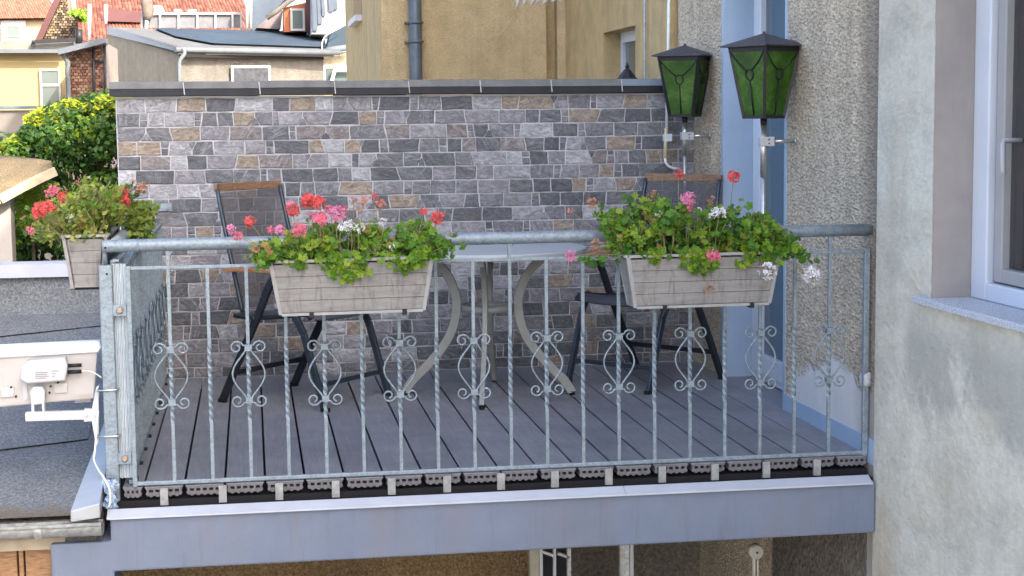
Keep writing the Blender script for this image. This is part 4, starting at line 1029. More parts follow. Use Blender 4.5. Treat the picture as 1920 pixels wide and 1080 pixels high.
# ================================================================ LANTERNS
def make_lantern(name_, rz, ang_wall):
    root = empty('lantern')
    H, tw_, bw = .315, .108, .062   # half widths
    z0 = 0
    body = Matrix.Rotation(rz, 3, 'Z')
    def V(x, y, z): return body@Vector((x, y, z))
    mb = MB(); e = .138
    cs = [V(-e, -e, H+.0), V(e, -e, H), V(e, e, H), V(-e, e, H)]; cs2 = [c+Vector((0, 0, .006)) for c in cs]; ap = V(0, 0, H+.062)
    mb.add(cs+cs2+[ap], [(3, 2, 1, 0), (0, 1, 5, 4), (1, 2, 6, 5), (2, 3, 7, 6), (3, 0, 4, 7), (4, 5, 8), (5, 6, 8), (6, 7, 8), (7, 4, 8)])
    mb.sph(ap, .008); mb.build('lantern_roof', simple('lantern_roof_metal', (.055, .06, .075), .5, .3, .3, 30), root)
    fr = MB()
    for i in range(4):
        a0 = [(-1, -1), (1, -1), (1, 1), (-1, 1)]; x0_, y0_ = a0[i]; x1_, y1_ = a0[(i+1) % 4]
        fr.bar(V(x0_*bw, y0_*bw, 0), V(x0_*tw_, y0_*tw_, H), .013, .013)
        fr.bar(V(x0_*bw, y0_*bw, .006), V(x1_*bw, y1_*bw, .006), .012, .014); fr.bar(V(x0_*tw_, y0_*tw_, H-.01), V(x1_*tw_, y1_*tw_, H-.01), .012, .022)
    fr.build('frame', M['black'], root)
    for i in range(4):
        a0 = [(-1, -1), (1, -1), (1, 1), (-1, 1)]; x0_, y0_ = a0[i]; x1_, y1_ = a0[(i+1) % 4]
        B0, B1, T1, T0 = V(x0_*bw, y0_*bw, .012), V(x1_*bw, y1_*bw, .012), V(x1_*tw_, y1_*tw_, H-.02), V(x0_*tw_, y0_*tw_, H-.02)
        nrm = (B1-B0).cross(T0-B0).normalized()
        pn = MB(); pn.prism([B0, B1, T1, T0], -nrm*.003); pane = pn.build('pane', M['green'], root)
        def Q(u, v): return (B0.lerp(B1, u)).lerp(T0.lerp(T1, u), v)+nrm*.003
        wr = MB(); cc = (.5, .64); ru, rv = .115, .085
        circ = [Q(cc[0]+ru*math.cos(a_*math.pi/8), cc[1]+rv*math.sin(a_*math.pi/8)) for a_ in range(16)]
        wr.tube(circ, .0036, 5, closed=True); wr.tube([Q(.5, .0), Q(.5, cc[1]-rv)], .0034, 5); wr.tube([Q(.03, .99), Q(.2, .83), Q(cc[0]-ru*.75, cc[1]+rv*.75)], .0034, 5); wr.tube([Q(.97, .99), Q(.8, .83), Q(cc[0]+ru*.75, cc[1]+rv*.75)], .0034, 5)
        wr.build('wire_tracery', M['black'], pane)
    ft = MB(); ft.tube([(0, 0, -.03), (0, 0, 0)], [.014, .016], 10); ft.build('socket', M['black'], root)
    return root
def lamp_pole(root, top_local, length, thin_at, zbr, dx):
    mb = MB(); mb.tube([(0, 0, -.03), (0, 0, thin_at)], .0145, 12); mb.tube([(0, 0, thin_at), (0, 0, -length)], .0108, 12); mb.build('pole', M['steel'], root)
    mb = MB(); mb.tube([(.03, 0, zbr), (dx, 0, zbr)], .0095, 10); mb.tube([(dx-.006, 0, zbr), (dx, 0, zbr)], .018, 12); mb.build('wall_arm', M['steel'], root)
    mb = MB(); mb.box(-.02, .045, -.021, .021, zbr-.021, zbr+.021); cl_ = mb.build('clamp', M['white'], root, .003)
    mb = MB()
    for zz in (-.009, .009): mb.tube([(.018, -.022, zbr+zz), (.018, -.026, zbr+zz)], .0035, 6)
    mb.build('screw', M['black'], cl_)
y1_ = aX(1491, 265, XH).y; pR = aY(1432, 222, y1_); lR = make_lantern('r', math.radians(29), 0); lR.location = pR
lamp_pole(lR, 0, pR.z-.50, -.26, aY(1440, 265, y1_).z-pR.z, XH-pR.x-.001)
tag(lR, 'larger nearer black lantern with green glass on a pole before the blue door reveal', 'lantern', 'green glass lanterns on poles')
y2_ = aX(1331, 256, XH).y; pL = aY(1284, 219, y2_); lL = make_lantern('l', math.radians(-33), 0); lL.location = pL
lamp_pole(lL, 0, pL.z-.55, -.20, aY(1290, 255, y2_).z-pL.z, XH-pL.x-.001)
tag(lL, 'smaller farther black lantern with green glass against the stone wall end', 'lantern', 'green glass lanterns on poles')
# lantern tip behind the wall
pB = aY(1176, 150, 3.6); root = empty('garden_lantern', (pB.x, 3.6, pB.z)); tag(root, 'small black lantern roof with finial poking up behind the stone wall coping', 'lantern')
mb = MB(); prof = [(.085, -.01), (.06, .012), (.045, .03), (.022, .06), (.008, .07), (.014, .08), (.008, .092), (.003, .105)]
vs = []; 
for r_, z_ in prof: vs += [(r_*math.cos(math.pi*i/4), r_*math.sin(math.pi*i/4), z_) for i in range(8)]
mb.add(vs, [(k_*8+i, k_*8+(i+1) % 8, (k_+1)*8+(i+1) % 8, (k_+1)*8+i) for k_ in range(len(prof)-1) for i in range(8)]+[tuple(range(8*(len(prof)-1), 8*len(prof)))]); mb.build('lantern_roof', M['black'], root)
mb = MB(); mb.bar((0, 0, -.24), (0, 0, -.01), .10, .10); mb.build('lantern_body', M['black'], root)
mb = MB(); mb.tube([(0, 0, -.24), (0, 0, -4.5)], .02, 8); mb.build('pole', M['black'], root)

# conduit on the stone wall
Yc = D-.035
P = [aY(x, y, Yc) for x, y in ((1255, -60), (1253, 80), (1251, 160), (1250, 240))]
mb = MB(); mb.tube(P, .0085, 8); con = mb.build('conduit', M['pipe']); tag(con, 'thin white cable conduit running down beside the small lantern to the stone wall', 'conduit')
mb = MB(); mb.tube([aY(1249, 240, Yc), aY(1247, 296, Yc)], .0105, 8); mb.build('taped_joint', M['ytape'], con)
mb = MB(); mb.tube([aY(x, y, Yc) for x, y in ((1247, 296), (1248, 305), (1254, 312), (1264, 316), (1275, 317))], .008, 8); mb.build('bend', M['pipe'], con)
mb = MB(); p = aY(1252, 258, Yc); mb.box(p.x-.02, p.x+.022, Yc-.01, D, p.z-.02, p.z+.02) ; mb.build('clip', M['pipe'], con)

# ================================================================ LEFT ROOF, GUTTER, ANTENNA
RX1 = pxl-.012; RX0 = -9.0
yg, zg = -.10, aY(100, 968, -.10).z; yU = 2.3; zU = aY(60, 582, yU).z
roof = empty('neighbour_roof', (-2, 1, 0)); tag(roof, 'flat grey mineral felt roof with zinc verge and white topped upstand left of the balcony', 'roof')
def lp(mb, name, mats, bevel=0, par=None):
    o = mb.build(name, mats, par or roof, bevel)
    if par is None: o.location = (2, -1, 0)
    return o
def zroof(y): return zg+(zU-zg)*(y-yg)/(yU-yg)
mb = MB(); ny = 14
for j in range(ny+1):
    y = yg+(yU-yg)*j/ny
    for i in range(13):
        x = RX1+(RX0-RX1)*(i/12)**2; mb.v.append((x, y, zroof(y)+.006*math.sin(i*2.1+j*1.3)*(1 if 0 < j < ny else 0)))
for j in range(ny):
    for i in range(12):
        a_ = j*13+i; mb.f.append([a_, a_+13, a_+14, a_+1]); mb.sm.append(True); mb.mi.append(0); mb.tone.append(0)
lp(mb, 'felt_surface', M['bitumen'])
mb = MB(); mb.box(RX0, RX1, yg+.02, yU+.2, zg-.12, zg-.02); lp(mb, 'roof_base', M['lowwall2'])
# lap seams (felt overlaps)
for (pa, pb) in (((0, 633), (190, 613)), ((0, 846), (165, 826))):
    # intersect with roof plane
    def onroof(px, py):
        d = F_+(px-960)/FPX*R_-(py-540)/FPX*U_; k_ = (zU-zg)/(yU-yg); t = (zg+k_*(CAMP[1]-yg)-CAMP[2])/(d.z-k_*d.y); return Vector(CAMP)+t*d
    a_, b_ = onroof(*pa), onroof(*pb); a2_ = a_+(a_-b_)*3
    mb = MB(); mb.add([a2_+Vector((0, 0, .008)), b_+Vector((0, 0, .008)), b_+Vector((0, .5, .5*(zU-zg)/(yU-yg)+.0065)), a2_+Vector((0, .5, .5*(zU-zg)/(yU-yg)+.0065))], [(0, 1, 2, 3)])
    mb.add([a2_+Vector((0, 0, .008)), b_+Vector((0, 0, .008)), b_+Vector((0, 0, -.001)), a2_+Vector((0, 0, -.001))], [(3, 2, 1, 0)])
    lp(mb, 'felt_lap', M['bitumen'])
    mb = MB(); mb.tube([a2_+Vector((0, -.001, .005)), (a2_+b_)/2+Vector((0, -.004, .005)), b_+Vector((0, -.001, .005))], .003, 5); lp(mb, 'tar_seam', M['voidblk'])
zc = aY(60, 519, yU).z; zct = aY(60, 494, yU).z
mb = MB(); mb.prism([(RX1, yU-.10, zroof(yU-.10)+.001), (RX1, yU-.03, zroof(yU)+.03), (RX1, yU, zc), (RX1, yU+.1, zc), (RX1, yU+.1, zU-.3)], (RX0-RX1, 0, 0)); lp(mb, 'upstand', M['bitumen'])
mb = MB(); mb.box(RX0, aY(146, 505, yU-.03).x, yU-.04, yU+.14, zc, zct); lp(mb, 'white_coping', simple('bluish_white_coping', (.40, .42, .48), .6, 0, .1, 4))
# verge trim sloping along roof edge
mb = MB(); x0v = aY(132, 950, yg-.05).x; x1v = aY(188, 950, yg-.05).x; hv = .055
for k_ in (0,):
    A0 = (yg-.06, zroof(yg-.06)); A1 = (1.15, zroof(1.15)+.0)
    vs = [(x0v, A0[0], A0[1]), (x1v, A0[0], A0[1]+.012), (x1v, A0[0], A0[1]+hv+.012), (x0v, A0[0], A0[1]+hv-.012),
          (x0v+.09, A1[0], A1[1]), (x1v+.0, A1[0], A1[1]), (x1v+.0, A1[0], A1[1]+hv), (x0v+.09, A1[0], A1[1]+hv)]
    mb.add(vs, [(0, 1, 2, 3), (7, 6, 5, 4), (0, 4, 5, 1), (3, 2, 6, 7), (1, 5, 6, 2), (0, 3, 7, 4)])
lp(mb, 'verge_flashing', M['verge'], .004)
# gutter half round
mb = MB(); zgt = aY(100, 988, -.17).z; xg1 = aY(190, 985, -.17).x; rg = .045; n = 10; yc = -.135
for X in (xg1, RX0):
    for i in range(n+1):
        a_ = math.pi*i/n; mb.v.append((X, yc-rg*math.cos(a_), zgt-rg*1.0*math.sin(a_)-0.0))
for i in range(n): mb.f.append([i, i+1, n+2+i, n+1+i]); mb.sm.append(True); mb.mi.append(0); mb.tone.append(0)
gt = mb.build('gutter', M['gutter']); so_ = gt.modifiers.new('t', 'SOLIDIFY'); so_.thickness = .003
tag(gt, 'zinc half round gutter along the front edge of the grey felt roof', 'gutter')
mb = MB(); mb.tube([(RX0, yc-rg, zgt+.003), (xg1, yc-rg, zgt+.003)], .008, 8); mb.build('bead', M['gutter'], gt)
mb = MB(); mb.add([(xg1, yc-rg*math.cos(math.pi*i/n), zgt-rg*math.sin(math.pi*i/n)) for i in range(n+1)], [tuple(range(n+1))]); mb.add([(xg1+.004, yc-rg*math.cos(math.pi*i/n), zgt-rg*math.sin(math.pi*i/n)) for i in range(n+1)], [tuple(reversed(range(n+1)))]); mb.build('end_cap', M['gutter'], gt)
X = aY(70, 1000, -.18).x; mb = MB()
for i in range(6):
    a0_, a1_ = math.pi*i/n*.9, math.pi*(i+1)/n*.9; mb.bar((X, yc-(rg+.004)*math.cos(a0_), zgt-(rg+.004)*math.sin(a0_)), (X, yc-(rg+.004)*math.cos(a1_), zgt-(rg+.004)*math.sin(a1_)), .026, .004, up=(0, -math.cos(a0_), -math.sin(a0_)))
mb.build('gutter_bracket', M['gutter'], gt)
# planks under gutter
root = empty('plank_cladding', (-1, 0, -1)); tag(root, 'brown vertical timber planks under the gutter at the bottom left', 'cladding')
xs_ = [-1.6, -1.3, -1.12, aY(44, 1050, -.02).x-.02, aY(46, 1050, -.02).x, xp+.02]
for i in range(len(xs_)-1):
    mb = MB(); mb.box(xs_[i]+.003, xs_[i+1]-.003, -.02, .01, -3.1, -.16); o = mb.build('plank', M['planks'], root, .003); o.location = (1, 0, 1)
mb = MB(); mb.box(-1.7, xp+.02, .012, .03, -3.1, -.15); o = mb.build('backing', M['voidblk'], root); o.location = (1, 0, 1)
mb = MB(); mb.box(-1.7, xp+.05, -.09, -.0, -.20, -.145); o = mb.build('eaves_board', simple('beige_eaves', (.36, .3, .22), .8), root); o.location = (1, 0, 1)
# antenna
YA = .10
ant = empty('flat_antenna', aY(90, 700, YA)); tag(ant, 'white flat panel satellite antenna seen from behind, clamped to the corner post', 'antenna')
org = Vector(ant.location)
def ap_(mb, name, mats, bevel=0, par=None):
    for i, v in enumerate(mb.v): mb.v[i] = tuple(Vector(v)-org)
    return mb.build(name, mats, par or ant, bevel)
def pq(pts, Y): return [aY(x, y, Y) for x, y in pts]
mb = MB(); p = pq([(-160, 668), (184, 648), (176, 748), (-160, 778)], YA); mb.prism(p[::-1], (0, .045, 0)); ap_(mb, 'panel', simple('ivory_antenna_shell', (.40, .385, .37), .45, 0, .06, 10), .006)
mb = MB(); p = pq([(-160, 657), (187, 640), (190, 652), (184, 661), (-160, 680)], YA-.012); mb.prism(p[::-1], (0, .06, 0)); ap_(mb, 'top_trim', M['upvc_blue'], .004)
mb = MB(); p = pq([(40, 690), (51, 677), (122, 670), (127, 688), (122, 714), (51, 720), (37, 712)], YA-.05); mb.prism(p[::-1], (0, .05, 0)); hs = ap_(mb, 'receiver_box', M['white'], .006)
# printed label
mb = MB()
for (xa_, xb2, y_) in ((66, 90, 699), (66, 88, 702.5), (66, 91, 706), (66, 86, 709.5), (97, 110, 696), (98, 104, 701), (98, 103, 706)):
    p = pq([(xa_, y_+.9), (xb2, y_+.9-.6), (xb2, y_-1.0-.6), (xa_, y_-1.0)], YA-.0512); mb.add(p, [(0, 1, 2, 3)])
ap_(mb, 'printed_label', simple('label_ink', (.25, .25, .28), .6))
for (xa_, ya_) in ((127, 686), (127, 698)):
    mb = MB(); mb.tube(pq([(xa_, ya_), (xa_+26, ya_-1.5)], YA-.03), .0072, 8); ap_(mb, 'connector', M['clip'])
mb = MB(); mb.tube(cat([tuple(q_) for q_ in pq([(152, 696), (168, 696), (182, 702), (190, 708)], YA-.03)], 4), .0028, 6); ap_(mb, 'lead', M['cable'])
for (cx_, cy_) in ((14, 736), (114, 728)):
    mb = MB(); p = pq([(cx_-13, cy_-9), (cx_+12, cy_-10), (cx_+12, cy_+9), (cx_-13, cy_+10)], YA-.008); mb.prism(p[::-1], (0, .008, 0)); ap_(mb, 'raised_pad', simple('ivory_pad', (.44, .43, .41), .5), .003)
for (cx_, cy_) in ((93, 736), (95, 724), (21, 726), (30, 743), (109, 717)):
    mb = MB(); q_ = aY(cx_, cy_, YA-.002); mb.tube([q_, q_+Vector((0, -.006, 0))], .0045, 6); ap_(mb, 'screw', M['clip'])
mb = MB()
for i in range(8): p = pq([(140, 742+i*1.9), (170, 739.5+i*1.9), (170, 738.8+i*1.9), (140, 741.3+i*1.9)], YA-.0015); mb.add(p, [(0, 1, 2, 3)])
ap_(mb, 'rating_label', simple('label_lines', (.42, .38, .34), .6))
mb = MB(); p = pq([(42, 715), (50, 712), (52, 748), (44, 752)], YA-.006); mb.prism(p[::-1], (0, .01, 0)); ap_(mb, 'mount_rib', M['white'])
mb = MB(); p = pq([(56, 734), (62, 726), (80, 726), (84, 734), (84, 757), (58, 760)], YA-.05); mb.prism(p[::-1], (0, .04, 0)); p = pq([(58, 758), (64, 758), (65, 774), (59, 774)], YA-.05); mb.prism(p[::-1], (0, .03, 0)); p = pq([(78, 756), (83, 756), (84, 773), (79, 773)], YA-.05); mb.prism(p[::-1], (0, .03, 0)); ap_(mb, 'tilt_bracket', M['white'], .003)
mb = MB(); mb.bar(aY(48, 781, YA-.05), aY(176, 777, YA-.05), .03, .033); ap_(mb, 'arm', M['whitepaint'], .003)
mb = MB(); p = pq([(157, 768), (172, 768), (180, 727), (185, 723), (185, 830), (180, 838), (172, 790), (157, 791)], YA-.07); mb.prism(p[::-1], (0, .035, 0)); cp_ = ap_(mb, 'clamp_plate', M['whitepaint'], .002)
for x_ in (163, 176):
    mb = MB(); q_ = aY(x_, 780, YA-.07); mb.tube([q_, q_+Vector((0, -.006, 0))], .0055, 6); ap_(mb, 'bolt', M['gutter'])
for y_ in (733, 820):
    mb = MB(); q_ = aY(182, y_, -.015); z_ = q_.z; xl_, xr_ = q_.x, pxr+.008
    mb.tube([(xl_, .06, z_), (xl_, -.012, z_), (xr_-.006, -.014, z_+.001), (xr_, -.008, z_+.002), (xr_, .05, z_+.002)], .004, 6); ap_(mb, 'u_bolt', M['steel'])
# cable down to the film wrap
mb = MB(); P = [aY(178, 845, -.03), aY(176, 862, -.05), aY(184, 880, -.09), aY(196, 898, -.10), aY(206, 920, -.12), aY(207, 940, -.13), aY(204, 950, -.13)]
P = [aY(184, 770, -.02)]+P; mb.tube(cat([tuple(q_) for q_ in P], 4), .004, 6); o = mb.build('antenna_cable', M['cable']); tag(o, 'white coaxial cable looping down from the antenna to the slab corner', 'cable')
mb = MB(); rr = random.Random(4); vs = []; nu, nv = 12, 9; C0 = aY(208, 925, -.06)
for j in range(nv+1):
    for i in range(nu):
        th = 2*math.pi*i/nu; r_ = .022*(1+.35*rr.uniform(-1, 1))*(1.0+.25*math.sin(j)); vs.append((C0.x+r_*math.cos(th), -.06+.7*r_*math.sin(th), C0.z+.055-.012*j))
mb.add(vs, [(j*nu+i, j*nu+(i+1) % nu, (j+1)*nu+(i+1) % nu, (j+1)*nu+i) for j in range(nv) for i in range(nu)]); o = mb.build('plastic_wrap', M['film']); tag(o, 'crumpled bluish plastic film wrapped round the foot of the corner post', 'plastic wrap')

# ================================================================ UNDER THE BALCONY
mb = MB(); x_m = aY(1000, 1060, 1.6).x
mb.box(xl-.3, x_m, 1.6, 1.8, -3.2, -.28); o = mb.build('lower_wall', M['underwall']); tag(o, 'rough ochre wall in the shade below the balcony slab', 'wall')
mb = MB(); mb.box(x_m+.0, XH, 2.5, 2.7, -3.2, -.28); o = mb.build('recess_wall', M['concretestain']); tag(o, 'dark mottled wall of the recess under the right half of the balcony', 'wall')
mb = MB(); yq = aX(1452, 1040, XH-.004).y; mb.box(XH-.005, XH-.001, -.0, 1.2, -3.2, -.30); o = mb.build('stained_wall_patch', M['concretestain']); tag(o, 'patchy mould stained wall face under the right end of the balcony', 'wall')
root = empty('metal_door_frame', (aY(1010, 1060, 1.0).x, 1.0, -1)); tag(root, 'pale metal door frame with black inner rails hanging under the balcony centre', 'frame')
org = Vector(root.location)
for (xa_, xb2, nm, mt) in ((993, 1010, 'stile', simple('beige_profile', (.36, .34, .27), .6)), (1011, 1017, 'rail', M['whitepaint']), (1037, 1042, 'rail', M['whitepaint']), (1063, 1070, 'rail', M['gutter']), (1018, 1036, 'panel', M['voidblk']), (1043, 1062, 'panel', M['voidblk'])):
    mb = MB(); A = aY(xa_, 1050, 1.0); B = aY(xb2, 1050, 1.0); mb.box(A.x-org.x, B.x-org.x, -.01 if nm != 'panel' else .01, .03, -2, .62 if nm != 'rail' else .58); mb.build(nm, mt, root)
mb = MB(); mb.bar(aY(1017, 1034, 1.0)-org, aY(1040, 1042, 1.0)-org, .02, .012); mb.bar(aY(1045, 1037, 1.0)-org, aY(1067, 1045, 1.0)-org, .02, .012); mb.build('brace', M['gutter'], root)
root = empty('steel_prop', (aY(1175, 1060, 1.0).x, 1.0, -1)); tag(root, 'grey steel upright with pale edge strip under the balcony right of the door frame', 'upright')
org = Vector(root.location)
for (xa_, xb2, nm, mt, yo) in ((1163, 1180, 'web', M['gutter'], 0), (1181, 1187, 'edge_strip', M['whitepaint'], -.01)):
    mb = MB(); A = aY(xa_, 1050, 1.0); B = aY(xb2, 1050, 1.0); mb.box(A.x-org.x, B.x-org.x, yo, .03, -2, .71); mb.build(nm, mt, root)
P = aY(1417, 1034, .5); root = empty('pulley', P); tag(root, 'round beige disc on a thin upright pole under the right side of the balcony', 'disc')
mb = MB(); mb.tube([(0, -.02, 0), (0, -.016, 0), (0, .02, 0), (0, .024, 0)], [.026, .032, .032, .027], 24); mb.build('disc', simple('beige_disc', (.42, .40, .34), .6), root)
mb = MB(); mb.tube([(0, -.024, 0), (0, -.02, 0)], .005, 8); mb.build('hub', M['black'], root)
mb = MB(); mb.box(-.014, -.004, -.01, .01, -2.5, -.025); mb.box(.003, .010, -.01, .01, -2.5, -.025); mb.build('pole', simple('beige_pole', (.5, .48, .40), .6), root)

# ================================================================ LEFT : sandy canopy and its post
Yr = 3.3
root = empty('garden_canopy', aY(30, 340, Yr)); tag(root, 'sandy gritted canopy roof on a pale post at the left edge', 'canopy'); org = Vector(root.location)
def cpart(mb, name, mats, bevel=0):
    for i, v in enumerate(mb.v): mb.v[i] = tuple(Vector(v)-org)
    return mb.build(name, mats, root, bevel)
n_ = 8
A = [aY(-200, 330, 4.3), aY(95, 300, 4.1), aY(98, 322, 3.35), aY(-200, 420, 3.3)]
mb = MB(); vs = []
top0 = [(-250, 285, 4.3), (0, 291, 4.25), (40, 294, 4.2), (80, 299, 4.1), (94, 305, 4.0)]; top1 = [(-250, 420, 3.3), (0, 366, 3.35), (40, 346, 3.4), (80, 328, 3.45), (98, 318, 3.5)]
for t in range(5):
    for (a_, b_) in zip(top0, top1):
        p0, p1 = aY(*a_), aY(*b_); q_ = p0.lerp(p1, t/4); q_.z += .03*math.sin(math.pi*t/4); vs.append(q_)
mb.add(vs, [(t*5+i, (t+1)*5+i, (t+1)*5+i+1, t*5+i+1) for t in range(4) for i in range(4)], True); o = cpart(mb, 'roof_cover', M['sandroof']); so_ = o.modifiers.new('t', 'SOLIDIFY'); so_.thickness = .05; so_.offset = -1
mb = MB(); P = [aY(-250, 432, 3.28), aY(0, 374, 3.33), aY(40, 352, 3.38), aY(80, 332, 3.43), aY(104, 321, 3.46)]
for i in range(4): mb.bar(P[i], P[i+1], .03, .05)
cpart(mb, 'edge_board', simple('pale_edge_tiles', (.42, .36, .25), .8, 0, .2, 15))  # paler strip along the canopy edge
mb = MB(); a_ = aY(-20, 440, 3.5); b_ = aY(24, 440, 3.5); mb.box(a_.x, b_.x, 3.45, 3.6, -3.2, aY(0, 372, 3.5).z+.02); cpart(mb, 'post', simple('pale_rendered_post', (.40, .37, .34), .8, 0, .1, 4))

# ================================================================ IVY BUSH
rr = random.Random(21)
bush = empty('ivy_bush', aY(120, 480, 4.9)); tag(bush, 'dense ivy bush with sunlit yellow green top behind the left end of the stone wall', 'bush'); org = Vector(bush.location)
outline = [(-40, 285), (0, 272), (20, 262), (45, 245), (42, 225), (75, 205), (100, 200), (128, 188), (160, 196), (190, 182), (215, 180), (260, 190), (300, 220)]
def top_y(px):
    for i in range(len(outline)-1):
        if outline[i][0] <= px <= outline[i+1][0]:
            t = (px-outline[i][0])/(outline[i+1][0]-outline[i][0]); return outline[i][1]+(outline[i+1][1]-outline[i][1])*t
    return 300
mb = MB(); cnt = 0
cl2 = []
for i in range(230):
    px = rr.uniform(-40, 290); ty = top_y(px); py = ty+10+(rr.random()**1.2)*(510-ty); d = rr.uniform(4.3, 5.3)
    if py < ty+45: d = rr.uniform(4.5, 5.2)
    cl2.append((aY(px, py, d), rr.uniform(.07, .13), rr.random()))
for c, r_, tt in cl2:
    for k_ in range(80):
        d = Vector((rr.gauss(0, 1), rr.gauss(0, 1), rr.gauss(0, 1))).normalized(); p = c+d*r_*rr.uniform(.75, 1.08)
        mb.t = max(.01, min(1, tt*.4+rr.random()*.4)); leaf_simple(mb, p-org, d+Vector((rr.gauss(0, .35), -.3+rr.gauss(0, .35), .35+rr.gauss(0, .35))), rr.uniform(.016, .034), rr.uniform(0, 6.3))
for i in range(4200):  # top leaves get the brightest yellow tone, painting sunlight on the crown
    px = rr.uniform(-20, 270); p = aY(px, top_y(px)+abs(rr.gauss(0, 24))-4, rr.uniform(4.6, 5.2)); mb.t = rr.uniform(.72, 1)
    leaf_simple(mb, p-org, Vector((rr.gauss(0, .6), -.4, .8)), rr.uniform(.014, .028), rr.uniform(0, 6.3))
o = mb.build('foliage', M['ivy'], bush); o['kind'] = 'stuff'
mb = MB()
for i in range(14):
    px = rr.uniform(20, 230); t_ = aY(px, top_y(px)+70, 4.85)-org; b0 = Vector((t_.x*.6, 0, -2.2)); mb.tube([b0, (b0+t_)/2+Vector((rr.gauss(0, .1), 0, 0)), t_], [.03, .02, .008], 6)
mb.build('branches', M['bark'], bush)
# young yellow leaves below the canopy
mb = MB(); sh = empty('yellow_shrub', aY(60, 390, 3.9)); tag(sh, 'small yellow green shrub just under the sandy canopy edge', 'shrub'); org = Vector(sh.location)
for i in range(900):
    px = rr.gauss(62, 20); py = rr.gauss(385, 25); p = aY(px, max(py, 345), rr.uniform(3.7, 4.1)); mb.t = rr.uniform(.5, 1)
    leaf_simple(mb, p-org, Vector((rr.gauss(0, .7), -.4, .6)), rr.uniform(.014, .028), rr.uniform(0, 6.3))
o = mb.build('foliage', M['gleaf'], sh); o['kind'] = 'stuff'
mb = MB(); mb.tube([(0, 0, -1.5), (0, 0, 0)], [.02, .008], 6); mb.build('stem', M['bark'], sh)

# ================================================================ YELLOW BUILDING
XY = XH+.10; yA = yEnd+.0; 
cY = 6.2; xC = aY(1062, 60, cY).x
XYw = xC
yb_ = empty('yellow_house', (2, 6.2, -3.2)); tag(yb_, 'ochre rendered house with zinc downpipe rising behind the stone wall', 'house')
def yp(mb, name, mats, bevel=0, par=None):
    o = mb.build(name, mats, par or yb_, bevel)
    if par is None: o.location = (-2, -6.2, 3.2)
    return o
HY = 6.3
xB = aY(715, 60, cY).x
yniF = aX(1131, 100, XYw).y; yniN = yniF-.95; zn1 = aX(1131, 62, XYw).z
mb = MB()
mb.box(XYw, XYw+.3, yA+.12, yniN, -3.2, HY); mb.box(XYw, XYw+.3, yniF, cY+.3, -3.2, HY); mb.box(XYw, XYw+.3, yniN, yniF, zn1, HY); mb.box(XYw, XYw+.3, yniN, yniF, -3.2, .6)
yp(mb, 'side_wall', M['yellow_smooth'])
x1a = aY(1024, 60, cY).x; x1b = aY(1046, 60, cY).x
mb = MB(); mb.box(xB+.002, x1a, cY, cY+.3, -3.2, HY); mb.box(x1a, x1b, cY+.14, cY+.3, -3.2, HY); mb.box(x1b, XYw-.001, cY+.03, cY+.3, -3.2, HY)
yp(mb, 'front_wall', M['yellow_rough'])
yL = aX(648, 60, xB).y
mb = MB(); mb.box(xB, xB+.3, cY+.001, yL, -3.2, HY); yp(mb, 'left_wall', M['yellow_smooth'])
mb = MB(); mb.box(xB-.15, XYw+2, cY-.2, yL+.3, HY, HY+.1); yp(mb, 'roof', M['tile_dark'])
mb = MB(); mb.box(XYw+.12, XYw+.17, yniF-.07, yniF-.001, .6, zn1-.001); mb.box(XYw+.12, XYw+.17, yniN, yniN+.07, .6, zn1-.001); mb.box(XYw+.12, XYw+.17, yniN+.07, yniF-.07, zn1-.07, zn1-.001); fr_ = yp(mb, 'window', M['upvc'])
mb = MB(); mb.box(XYw+.14, XYw+.15, yniN+.07, yniF-.07, .6, zn1-.07); mb.build('pane', M['glassfar'], fr_)
# small window slot on left wall with white sill
ys0 = aX(664, 30, xB).y; ys1 = aX(679, 30, xB).y
zs_ = aX(668, 42, xB).z
mb = MB(); mb.box(xB-.06, xB+.0, ys1, ys0, zs_-.03, zs_+.02); yp(mb, 'sill', M['whitepaint'])
mb = MB(); mb.box(xB-.004, xB, ys1, ys0, zs_+.02, zs_+1.0); yp(mb, 'painted_recess', simple('shaded_recess_paint', (.30, .21, .10), .9))  # flat panel, the shade of the recess is put into its colour
# downpipe
mb = MB(); X = aY(779, 60, cY-.09).x; mb.tube([(X, cY-.09, -3), (X, cY-.09, HY)], .047, 16)
M['dpipe'] = simple('blue_grey_zinc_pipe', (.10, .125, .155), .45, .3, .2, 6)
dp = yp(mb, 'downpipe', M['dpipe'])
for py in (42, 78): z_ = aY(779, py, cY-.09).z; mb = MB(); mb.tube([(X, cY-.09, z_-.012), (X, cY-.09, z_+.012)], .054, 16); mb.box(X-.075, X+.06, cY-.10, cY-.0, z_-.006, z_+.006); mb.build('pipe_collar', M['dpipe'], dp)
mb = MB(); p = aX(1209, 100, XYw-.02); mb.tube([(XYw-.02, p.y, -3), (XYw-.02, p.y, HY)], .007, 6); yp(mb, 'lightning_rod', M['galv_white'])
